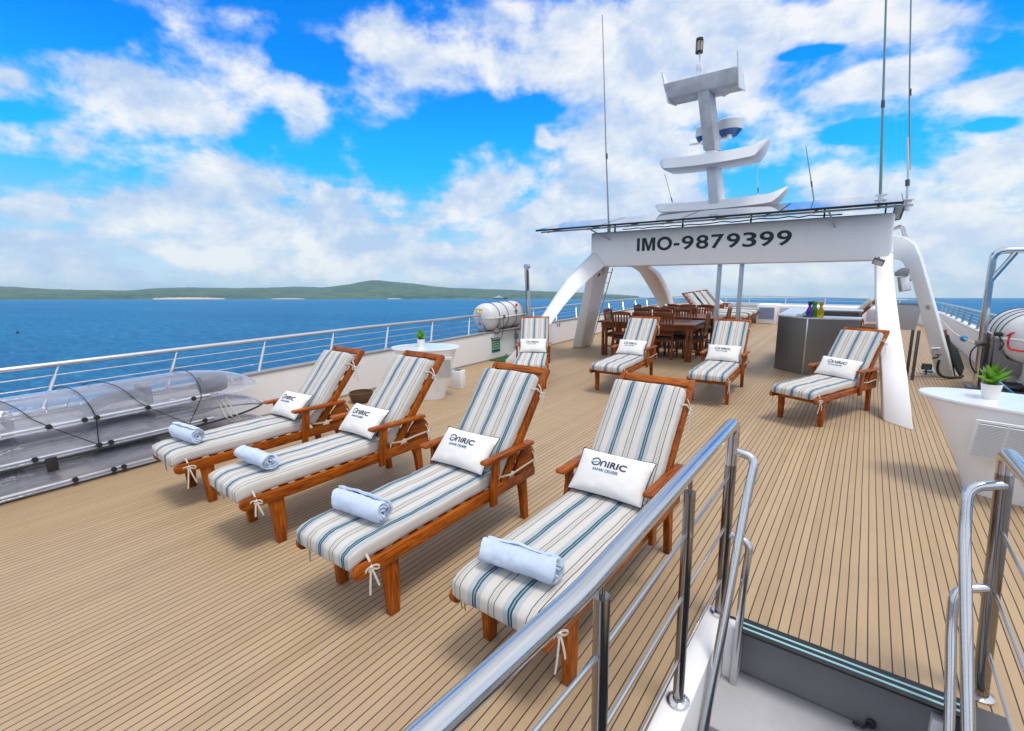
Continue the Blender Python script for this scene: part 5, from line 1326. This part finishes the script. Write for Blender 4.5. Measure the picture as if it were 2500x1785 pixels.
# ================================================================ LIFE RAFTS, DAVITS
def canister(t, c, r, ln, label_plate=True):
    c = Vector(c); rot = Matrix.Rotation(R(-90), 3, 'X')       # lathe axis along +y
    prof = [(.001, -ln/2), (r*.45, -ln/2+.015), (r*.80, -ln/2+.06), (r*.95, -ln/2+.12), (r*.985, -ln/2+.17)]
    z = -ln/2+.17
    while z < ln/2-.20:
        prof += [(r*.985, z+.02), (r*1.0, z+.035), (r*1.0, z+.10), (r*.985, z+.115)]; z += .15
    prof += [(r*.985, ln/2-.17), (r*.95, ln/2-.12), (r*.80, ln/2-.06), (r*.45, ln/2-.015), (.001, ln/2)]
    m = MB(); m.lathe(prof, c, 40, rot); m.build('shell', CANISTER, t, smooth=40)
    m = MB(); m.tube([c+Vector((r*1.01*math.cos(a), q, 0)) for a, q in [(0, -ln/2+.14), (0, ln/2-.14)]], .018, 8); m.tube([c+Vector((-r*1.01, q, 0)) for q in (-ln/2+.14, ln/2-.14)], .018, 8)
    m.tube([c+Vector((r*.96*math.cos(a), -ln/2+.12-.105*math.sin(a), 0)) for a in [math.pi*i/14 for i in range(15)]], .016, 8); m.build('seam_band', CANISTER, t)
    for q in (-.28, -.06, .16, .38):
        m = MB(); m.tube(arc(c+Vector((0, q*ln, 0)), r*1.012, 0, 2*math.pi, 28), .006, 6); m.build('strap', BLACK, t)
def build_rafts():
    t = thing('life_raft', 'white life raft canister number 2 on the port bulwark', 'life raft', (-6.78, 8.9, .6), 'life raft canisters')
    c = (-6.76, 8.72, .925); canister(t, c, .312, 1.42)
    y = 8.72-.71
    m = MB(); m.prism([(-.10, .10), (.08, .10), (.08, .20), (-.10, .20)], (-6.79, y-.014, .925), (1, .06, 0), (0, .22, 1), (0, .004, 0)); lp = m.build('label', YELLOW, t)
    m = MB(); m.prism([(-.055, .115), (-.03, .115), (-.02, .13), (-.02, .165), (-.035, .175), (-.055, .16)], (-6.79, y-.0175, .925), (1, .06, 0), (0, .22, 1), (0, .004, 0)); m.prism([(.0, .12), (.06, .12), (.06, .14), (.0, .14)], (-6.79, y-.0175, .925), (1, .06, 0), (0, .22, 1), (0, .004, 0)); m.build('label_mark', WHITE2, lp)
    me = text_mesh('2', .10, .003, .003)
    for v in me.vertices: x_, y_, z_ = v.co; v.co = Vector((x_-6.80+6.78, 8.022-z_*.5-.22*y_-8.9, y_*.95+.775-.6))
    mesh_obj('numeral', me, RED, t)
    m = MB(); m.box(-7.02, -6.5, 8.25, 8.33, .56, .70); m.box(-7.02, -6.5, 9.1, 9.18, .56, .70); m.box(-7.05, -6.45, 8.2, 9.25, .615, .64); m.build('cradle', ALU, t, bev=.004)
    m = MB(); m.tube([(-6.44, 8.30, .62), (-6.44, 8.30, .88), (-6.5, 8.30, .9)], .012, 8); m.box(-6.47, -6.41, 8.42, 8.47, .90, .97); m.box(-6.46, -6.42, 8.9, 8.94, 1.0, 1.06); m.build('release_gear', BARSTEEL, t)
    m = MB(); m.lathe([(.001, 0), (.03, 0), (.03, .03), (.001, .035)], (-6.50, 9.0, 1.15), 12, Matrix.Rotation(R(60), 3, 'Y')); m.build('red_cap', RED, t)
    m = MB(); m.tube(bez((-6.72, 8.03, .88), (-6.55, 8.06, .40), (-6.45, 8.25, .42), 10)+bez((-6.45, 8.25, .42), (-6.38, 8.35, .45), (-6.40, 8.40, .93), 8)[1:], .008, 6); m.build('painter_line', BLACK, t)
    m = MB(); m.tube([(-6.50, 8.98, 0), (-6.50, 8.98, .60)], .016, 8); m.build('prop', BARSTEEL, t)
    d = thing('davit', 'tall steel davit post standing beside the port raft canister', 'davit', (-6.28, 9.2, 0))
    m = MB(); m.tube([(-6.20, 9.15, 0), (-6.28, 9.15, 1.9)], .042, 16); m.tube([(-6.28, 9.15, 1.9), (-6.285, 9.15, 2.04)], .035, 12); m.lathe([(.001, -.06), (.055, -.06), (.055, .06), (.001, .06)], (-6.285, 9.15, 2.02), 18, Matrix.Rotation(R(90), 3, 'X')); m.build('post', STEEL, d)
    m = MB(); m.box(-6.262, -6.222, 9.085, 9.125, 1.48, 1.95, bev=.008); m.build('arm', simple('rusty brown steel', (.16, .10, .08), .5, .4), d)
    m = MB(); m.tube([(-6.325, 9.12, 2.0), (-6.315, 9.11, 1.75), (-6.29, 9.11, 1.35), (-6.27, 9.10, .95)], .006, 6); m.build('wire', BLACK, d)
    # starboard raft and davit
    t = thing('life_raft', 'white life raft canister with red strap at the right edge', 'life raft', (1.9, 9.6, .4), 'life raft canisters')
    canister(t, (1.93, 9.95, .87), .36, 1.35)
    m = MB(); m.prism([(1.52, .86), (1.62, .87), (1.60, .70), (1.66, .60), (1.78, .50), (2.3, .46), (2.3, .36), (1.54, .38)], (0, 9.45, 0), (1, 0, 0), (0, 0, 1), (0, .03, 0)); m.prism([(1.52, .86), (1.62, .87), (1.60, .70), (1.66, .60), (1.78, .50), (2.3, .46), (2.3, .36), (1.54, .38)], (0, 10.3, 0), (1, 0, 0), (0, 0, 1), (0, .03, 0)); m.box(1.54, 2.3, 9.46, 10.3, .362, .385); m.build('cradle', BARSTEEL, t)
    for q in (9.6, 10.1):
        m = MB(); m.tube([(1.80, q, 0), (1.80, q, .362)], .075, 16); m.build('cradle_leg', GRILLSTEEL, t)
    m = MB(); ribbon(m, bez((1.64, 9.29, .97), (1.58, 9.22, .72), (1.70, 9.24, .74), 8)+bez((1.70, 9.24, .74), (1.80, 9.2, .70), (1.86, 9.22, .80), 6)[1:], .03, side=(0, .2, 1)); m.tube([(1.60, 9.3, .92), (1.66, 9.22, .98)], .012, 8); m.build('red_strap', RED, t)
    m = MB(); m.box(1.49, 1.58, 9.38, 9.44, .90, .955, bev=.01); m.tube([(1.55, 9.42, .9), (1.60, 9.38, .8), (1.58, 9.41, .7)], .008, 6); m.build('release_gear', BLACK, t)
    m = MB(); m.tube([(1.74, 9.3, .88), (1.86, 9.25, .79), (1.90, 9.26, .72), (2.02, 9.28, .66)], .010, 6); m.build('tan_line', CREAM, t)
    d = thing('davit', 'bent polished steel davit with a diagonal brace at the right edge', 'davit', (1.5, 10.0, 0))
    m = MB(); m.tube(rounded([(1.50, 10.0, 0), (1.455, 10.0, 1.2), (1.435, 10.0, 2.085), (1.80, 10.0, 2.085), (2.9, 9.9, 2.08)], .13, 9), .046, 20); m.build('post', BARSTEEL if False else CHROME, d)
    m = MB(); m.tube([(1.455, 9.99, 1.66), (1.66, 9.99, 2.05)], .034, 14); m.build('brace', CHROME, d)
    m = MB(); m.box(1.40, 1.52, 9.94, 10.05, .68, .76, bev=.006); m.build('clamp', BARSTEEL, d)
    m = MB(); m.box(1.38, 1.60, 9.92, 10.1, .002, .05, bev=.004); m.build('foot_plate', BARSTEEL, d)
    m = MB(); m.box(1.575, 1.615, 9.93, 10.05, .05, .82, bev=.006); m.build('side_bar', BARSTEEL, d)
    m = MB(); m.tube(bez((1.50, 9.94, .72), (1.30, 9.9, .68), (1.38, 9.94, .40), 10)+bez((1.38, 9.94, .40), (1.42, 9.95, .30), (1.46, 9.95, .26), 5)[1:], .010, 8); tag(center_origin(m.build('air_hose', BLACK)), 'thin black hose looping off the right hand davit post', 'hose')
    # gear on the deck under the raft
    b = thing('gear_tub', 'dark grey tub with a coil of gear under the right raft', 'tub', (1.82, 9.3, 0))
    m = MB(); m.hexa([(1.60, 9.05, .002), (2.0, 9.05, .002), (2.0, 9.4, .002), (1.60, 9.4, .002)], [(1.57, 9.02, .2), (2.03, 9.02, .2), (2.03, 9.43, .2), (1.57, 9.43, .2)]); m.build('tub', DARKGREY, b)
    m = MB(); m.lathe([(.06, 0), (.15, 0), (.17, .03), (.15, .06), (.06, .05)], (1.75, 9.22, .21), 20); m.build('coil', BLACK, b)
    m = MB(); m.tube([(1.58, 9.12, .30), (1.72, 9.0, .18), (1.9, 8.95, .10)], .016, 8); m.build('blue_line', BLUEPLASTIC, b)
    m = MB(); m.box(1.60, 1.95, 9.08, 9.12, .215, .225); m.build('red_edge', RED, b)
build_rafts()

# ================================================================ SMALL PORT-SIDE THINGS
def build_port_bits():
    m = MB(); m.box(-6.54, -6.12, 8.02, 9.55, .002, .022, bev=.004); tag(center_origin(m.build('turf_mat', TURF)), 'green artificial turf mat on the deck under the port raft', 'mat')
    def poster(y0, y1, z0, z1, label):
        t = thing('safety_poster', label, 'poster', (-6.545, (y0+y1)/2, z0), 'posters on the port bulwark')
        m = MB(); m.box(-6.549, -6.543, y0, y1, z0, z1); m.build('sheet', simple('deep teal poster', (.01, .13, .13), .4), t)
        n = 6; hh = (z1-z0)/n
        m = MB()
        for k in range(n):
            if k == 0 or k == n-1: continue
            m.box(-6.5428, -6.5415, y0+.012, y1-.012, z0+hh*k+.006, z0+hh*(k+1)-.006)
        m.build('panel', simple('pale green poster panel', (.12, .36, .20), .4), t)
        m = MB()
        for k in range(1, n-1):
            for q in range(3): m.box(-6.5413, -6.5405, y0+.02+(y1-y0-.04)*q/3, y0+.02+(y1-y0-.04)*(q+.6)/3, z0+hh*k+hh*.3, z0+hh*k+hh*.62)
        m.box(-6.5428, -6.5415, y0+.02, y1-.02, z1-.035, z1-.015); m.build('panel_line', simple('white poster marks', (.55, .66, .62), .4), t)
    poster(8.13, 8.42, .16, .48, 'green safety poster on the port bulwark below the raft')
    poster(9.0, 9.14, .36, .50, 'small green sign on the port bulwark forward of the poster')
    m = MB(); m.box(-6.5, -6.40, 8.55, 8.75, .023, .09, bev=.01); tag(center_origin(m.build('valve_box', LIGHTGREY)), 'small grey box on the turf mat by the bulwark', 'box')
    m = MB(); m.box(-6.5515, -6.547, 10.9, 10.95, .46, .53); o = center_origin(m.build('sticker', RED)); tag(o, 'tiny red sticker on the port bulwark near the arch leg', 'sticker', 'stickers on the bulwark')
    m = MB(); m.box(-6.5515, -6.547, 11.0, 11.07, .45, .54); o = center_origin(m.build('sticker', BLUEPLASTIC)); tag(o, 'tiny blue sticker on the port bulwark near the arch leg', 'sticker', 'stickers on the bulwark')
build_port_bits()

# ================================================================ STARBOARD AND BOW
def build_starboard():
    t = thing('grill', 'steel box grill on thin dark legs behind the right arch leg', 'grill', (.58, 10.45, 0))
    m = MB(); m.hexa([(.30, 10.30, .84), (.70, 10.30, .84), (.70, 10.72, .84), (.30, 10.72, .84)], [(.27, 10.27, 1.25), (.74, 10.27, 1.25), (.74, 10.78, 1.25), (.27, 10.78, 1.25)]); m.build('firebox', GRILLSTEEL, t, bev=.004)
    m = MB(); m.box(.285, .725, 10.285, 10.765, 1.2505, 1.256); m.build('grate', BLACK, t)
    for x, y in ((.75, 10.32), (.36, 10.35), (.70, 10.74), (.36, 10.74)):
        m = MB(); m.box(x-.022, x+.022, y-.022, y+.022, 0, .838, bev=.003); m.build('leg', simple('dark leg steel', (.13, .12, .12), .45, .6), t)
    # fittings on the starboard outer leg
    b = thing('junction_box', 'grey junction box hung on the starboard arch leg', 'box', (.45, 9.6, 1.5))
    rot = Matrix.Translation((.44, 9.62, 1.62)) @ Matrix.Rotation(R(-12), 4, 'Y') @ Matrix.Rotation(R(18), 4, 'Z')
    m = MB(); m.box(-.062, .062, -.05, .05, -.115, .115, bev=.006, mat=rot); m.build('box', LIGHTGREY, b)
    m = MB(); m.box(-.052, .052, -.056, -.0505, -.10, .10, bev=.002, mat=rot); m.box(-.012, .01, -.062, -.0565, -.03, -.018, mat=rot); m.build('lid', WHITE2, b)
    l = thing('deck_lamp', 'rounded grey deck lamp above the junction box on the arch leg', 'lamp', (.39, 9.6, 1.78))
    m = MB(); r2 = Matrix.Translation((.39, 9.6, 1.785)) @ Matrix.Rotation(R(-8), 4, 'Y')
    m.prism([(-.09, -.01), (-.07, -.045), (.08, -.05), (.10, .04), (.06, .075), (.0, .07), (-.06, .035)], (0, 0, 0), (1, 0, 0), (0, 0, 1), (0, .12, 0)); bmesh.ops.transform(m.b, matrix=r2, verts=m.b.verts); m.build('housing', simple('mid grey casting', (.26, .26, .28), .45), l, bev=.012)
    m = MB(); m.tube([(.29, 9.60, 1.80), (.33, 9.6, 1.795)], .005, 6); m.tube([(.47, 9.6, 1.75), (.52, 9.63, 1.66)], .007, 6); m.build('cable', BLACK, l)
    for x, y, z, w_, h, lab in ((.83, 10.30, 1.235, .075, .11, 'white double switch plate high on the starboard arch leg'), (1.02, 10.47, .525, .12, .065, 'white socket plate low on the starboard arch leg')):
        o = thing('switch_plate', lab, 'switch', (x, y, z-h/2), 'plates on the arch leg')
        tl = Matrix.Translation((x-.02, y-.025, z)) @ Matrix.Rotation(R(27), 4, 'X') @ Matrix.Rotation(R(-9), 4, 'Y')
        m = MB(); m.box(-w_/2, w_/2, -.012, .012, -h/2, h/2, bev=.004, mat=tl); m.build('plate', WHITE2, o)
        m = MB(); m.box(-w_*.3, w_*.3, -.017, -.0125, -h*.3, h*.3, bev=.002, mat=tl); m.build('rocker', LIGHTGREY, o)
    tp = thing('water_tap', 'small brass and black tap on the foot of the starboard arch leg', 'tap', (1.05, 10.6, .36))
    m = MB(); m.tube([(1.06, 10.62, .375), (1.05, 10.50, .385), (1.0, 10.48, .375), (.98, 10.48, .36)], .014, 8); m.tube([(1.05, 10.50, .385), (1.055, 10.50, .43)], .008, 8); m.tube([(1.02, 10.50, .435), (1.09, 10.50, .43)], .008, 8); m.build('body', BLACK, tp)
    m = MB(); m.tube(bez((1.075, 10.52, .34), (1.02, 10.50, .02), (1.30, 10.74, .025), 14)+[(1.40, 10.80, .03), (1.44, 10.86, .05)], .020, 10); tag(center_origin(m.build('garden_hose', simple('dark green hose', (.01, .035, .035), .4))), 'dark green hose running from the tap round the leg foot', 'hose')
    m = MB()
    for k in range(6): m.tube([(1.17+.012*k, 10.93+.05*k, .72-.03*k), (1.24+.02*k, 10.90+.045*k, .45), (1.34+.02*k, 10.90+.04*k, .18), (1.42+.006*k, 10.92+.03*k, .035+.02*k)], .022, 8)
    tag(center_origin(m.build('hose_coil', simple('dark hose coil', (.02, .03, .03), .45))), 'bundle of dark hoses leaning on the back of the arch leg', 'hose')
    m = MB(); m.hexa([(1.12, 10.95, .02), (1.34, 10.90, .02), (1.36, 10.93, .02), (1.14, 10.98, .02)], [(1.09, 11.05, .78), (1.15, 11.04, .80), (1.17, 11.07, .80), (1.11, 11.08, .78)]); tag(center_origin(m.build('paddle_board', simple('faded red board', (.28, .11, .08), .5))), 'narrow faded red board leaning behind the arch leg', 'board')
    f = thing('foot_light', 'small black floodlight on the deck at the arch leg foot', 'lamp', (.97, 10.9, 0))
    m = MB(); m.box(.90, 1.04, 10.93, 11.03, .09, .19, bev=.008); m.tube([(.97, 10.98, .002), (.97, 10.98, .1)], .012, 8); m.build('housing', BLACK, f)
    m = MB(); m.box(.912, 1.028, 10.925, 10.9295, .10, .18); m.build('lens', DARKGREY, f)
    m = MB(); m.box(.96, 1.09, 11.2, 11.28, .002, .03, bev=.008); tag(center_origin(m.build('cleat', BLUEPLASTIC)), 'small blue plastic piece on the deck by the leg foot', 'fitting')
    r = thing('safety_line', 'white rope with a blue float strung along the starboard bulwark', 'rope', (1.5, 11.8, .5))
    a, b_ = Vector((1.75, 18.0, .40)), Vector((1.44, 9.98, .70)); m = MB(); m.tube([a.lerp(b_, k/20)-Vector((0, 0, .10*math.sin(math.pi*k/20))) for k in range(21)], .011, 8); m.build('rope', ROPE, r)
    c = a.lerp(b_, .75)-Vector((0, 0, .07)); m = MB(); m.lathe([(.001, -.07), (.045, -.05), (.06, .0), (.045, .05), (.001, .07)], c, 16, Matrix.Rotation(R(80), 3, 'X')); m.build('float', BLUEPLASTIC, r)
    m = MB(); m.tube([(1.80, 9.62, .30), (1.9, 9.2, .18), (2.1, 9.0, .10)], .009, 6); tag(center_origin(m.build('deck_line', ROPE)), 'white line slanting down below the right raft cradle', 'rope')
    h = thing('hand_pipe', 'bent steel pipe loop behind the starboard end of the arch', 'pipe', (.35, 9.9, 2.2))
    m = MB(); m.tube(rounded([(.15, 9.9, 2.44), (.345, 9.9, 2.52), (.47, 9.9, 2.18)], .05, 5), .017, 10); m.tube(rounded([(.15, 10.0, 2.43), (.33, 10.0, 2.50), (.44, 10.0, 2.15)], .05, 5), .017, 10); m.build('pipe', STEEL, h)
    s = thing('horn_speaker', 'small framed lamp hanging under the starboard roof corner', 'lamp', (.27, 10.0, 2.6))
    m = MB()
    for p, q in (((.20, 2.60), (.30, 2.62)), ((.30, 2.62), (.34, 2.84)), ((.20, 2.60), (.22, 2.84))): m.tube([(p[0], 10.0, p[1]), (q[0], 10.0, q[1])], .014, 6)
    m.build('frame', DARKGREY, s)
    m = MB(); m.hexa([(.215, 10.0, 2.62), (.295, 10.0, 2.635), (.295, 10.03, 2.635), (.215, 10.03, 2.62)], [(.23, 10.0, 2.80), (.325, 10.0, 2.80), (.325, 10.03, 2.80), (.23, 10.03, 2.80)]); m.build('lens', LIGHTGREY, s)
build_starboard()
def build_bow():
    L = thing('bow_locker', 'white bow locker with a blue louvre vent', 'locker', (-2.7, 18.5, 0))
    m = MB(); m.box(-3.03, -2.42, 18.42, 19.3, 0, .655, bev=.01); m.build('body', WHITE, L)
    m = MB(); m.box(-2.99, -2.455, 18.40, 18.4195, .13, .60, bev=.004); f = m.build('vent_frame', WHITE2, L)
    m = MB(); m.box(-2.955, -2.49, 18.392, 18.3995, .165, .565); m.build('vent_back', VENTBLUE, f)
    m = MB()
    for k in range(13): m.box(-2.95, -2.495, 18.384, 18.3915, .172+.03*k, .188+.03*k)
    m.build('vent_slats', simple('pale blue slats', (.33, .38, .56), .5), f)
    m = MB(); m.box(-2.9, -2.55, 18.384, 18.40, .04, .06); m.build('kick', WHITE2, L)
    L = thing('bow_locker', 'long low white locker across the bow behind the bar', 'locker', (-1.2, 18.7, 0))
    m = MB(); m.box(-2.418, .9, 18.55, 19.3, 0, .62, bev=.01); m.build('body', WHITE2, L)
    for x in (-2.34, -1.55, -.75, .05):
        m = MB(); m.box(x, x+.62, 18.53, 18.5495, .20, .56, bev=.004); f = m.build('door', simple('lilac grey door', (.50, .48, .60), .5), L)
        m = MB(); m.lathe([(.001, 0), (.02, 0), (.02, .012), (.001, .012)], (x+.30, 18.53, .38), 12, Matrix.Rotation(R(90), 3, 'X')); m.build('handle', STEEL, f)
    b = thing('bow_bench', 'padded grey bench back behind the dining tables at the bow', 'bench', (-3.75, 19.3, 0))
    m = MB(); m.box(-4.35, -3.06, 18.75, 19.45, 0, .26, bev=.01); m.build('base', WHITE2, b)
    m = MB(); m.box(-4.34, -3.07, 18.76, 19.25, .262, .32, bev=.02); m.build('seat_pad', BENCHPAD, b)
    m = MB(); m.box(-4.32, -3.07, 19.26, 19.38, .322, .60, bev=.025); m.build('back_pad', BENCHPAD, b)
    k = thing('wicker_ottoman', 'brown wicker hamper on the deck behind the steel bar', 'hamper', (.17, 13.6, 0))
    m = MB(); m.lathe([(.001, .001), (.22, .001), (.25, .25), (.26, .45), (.22, .55), (.12, .60), (.001, .61)], (.17, 13.6, 0), 36); m.build('body', WICKER, k)
    m = MB(); m.lathe([(.001, 0), (.16, 0), (.30, .10), (.34, .16), (.33, .17), (.001, .10)], (-.2, 24.5, .25), 24)
    c = thing('capstan', 'white rounded capstan cover just beyond the bow rail', 'capstan', (-4.55, 19.8, 0))
    m.b.free(); m = MB(); m.lathe([(.001, 0), (.24, 0), (.24, .45), (.20, .60), (.1, .68), (.001, .70)], (-4.75, 20.2, 0), 24); m.build('cover', WHITE2, c)
build_bow()

# ================================================================ AIR
def build_haze():
    m = MB(); m.box(-12100, 12100, -12100, 12100, -1.2, 222)
    me = bpy.data.meshes.new('haze'); m.b.to_mesh(me); m.b.free()
    mt = bpy.data.materials.new('sea haze'); mt.use_nodes = True; t = NT(mt.node_tree); t.n.clear()
    v = t.add('ShaderNodeVolumePrincipled'); v.inputs['Color'].default_value = (.50, .82, 1.0, 1); v.inputs['Density'].default_value = .000065; v.inputs['Anisotropy'].default_value = 0.0
    out = t.add('ShaderNodeOutputMaterial'); t.l.new(v.outputs[0], out.inputs['Volume'])
    me.materials.append(mt); o = bpy.data.objects.new('haze', me); COL.objects.link(o); o.matrix_world = Matrix.Translation((0, 0, SEA_Z)) @ SEA_ROT.to_4x4()
    tag(o, kind='stuff')
build_haze()
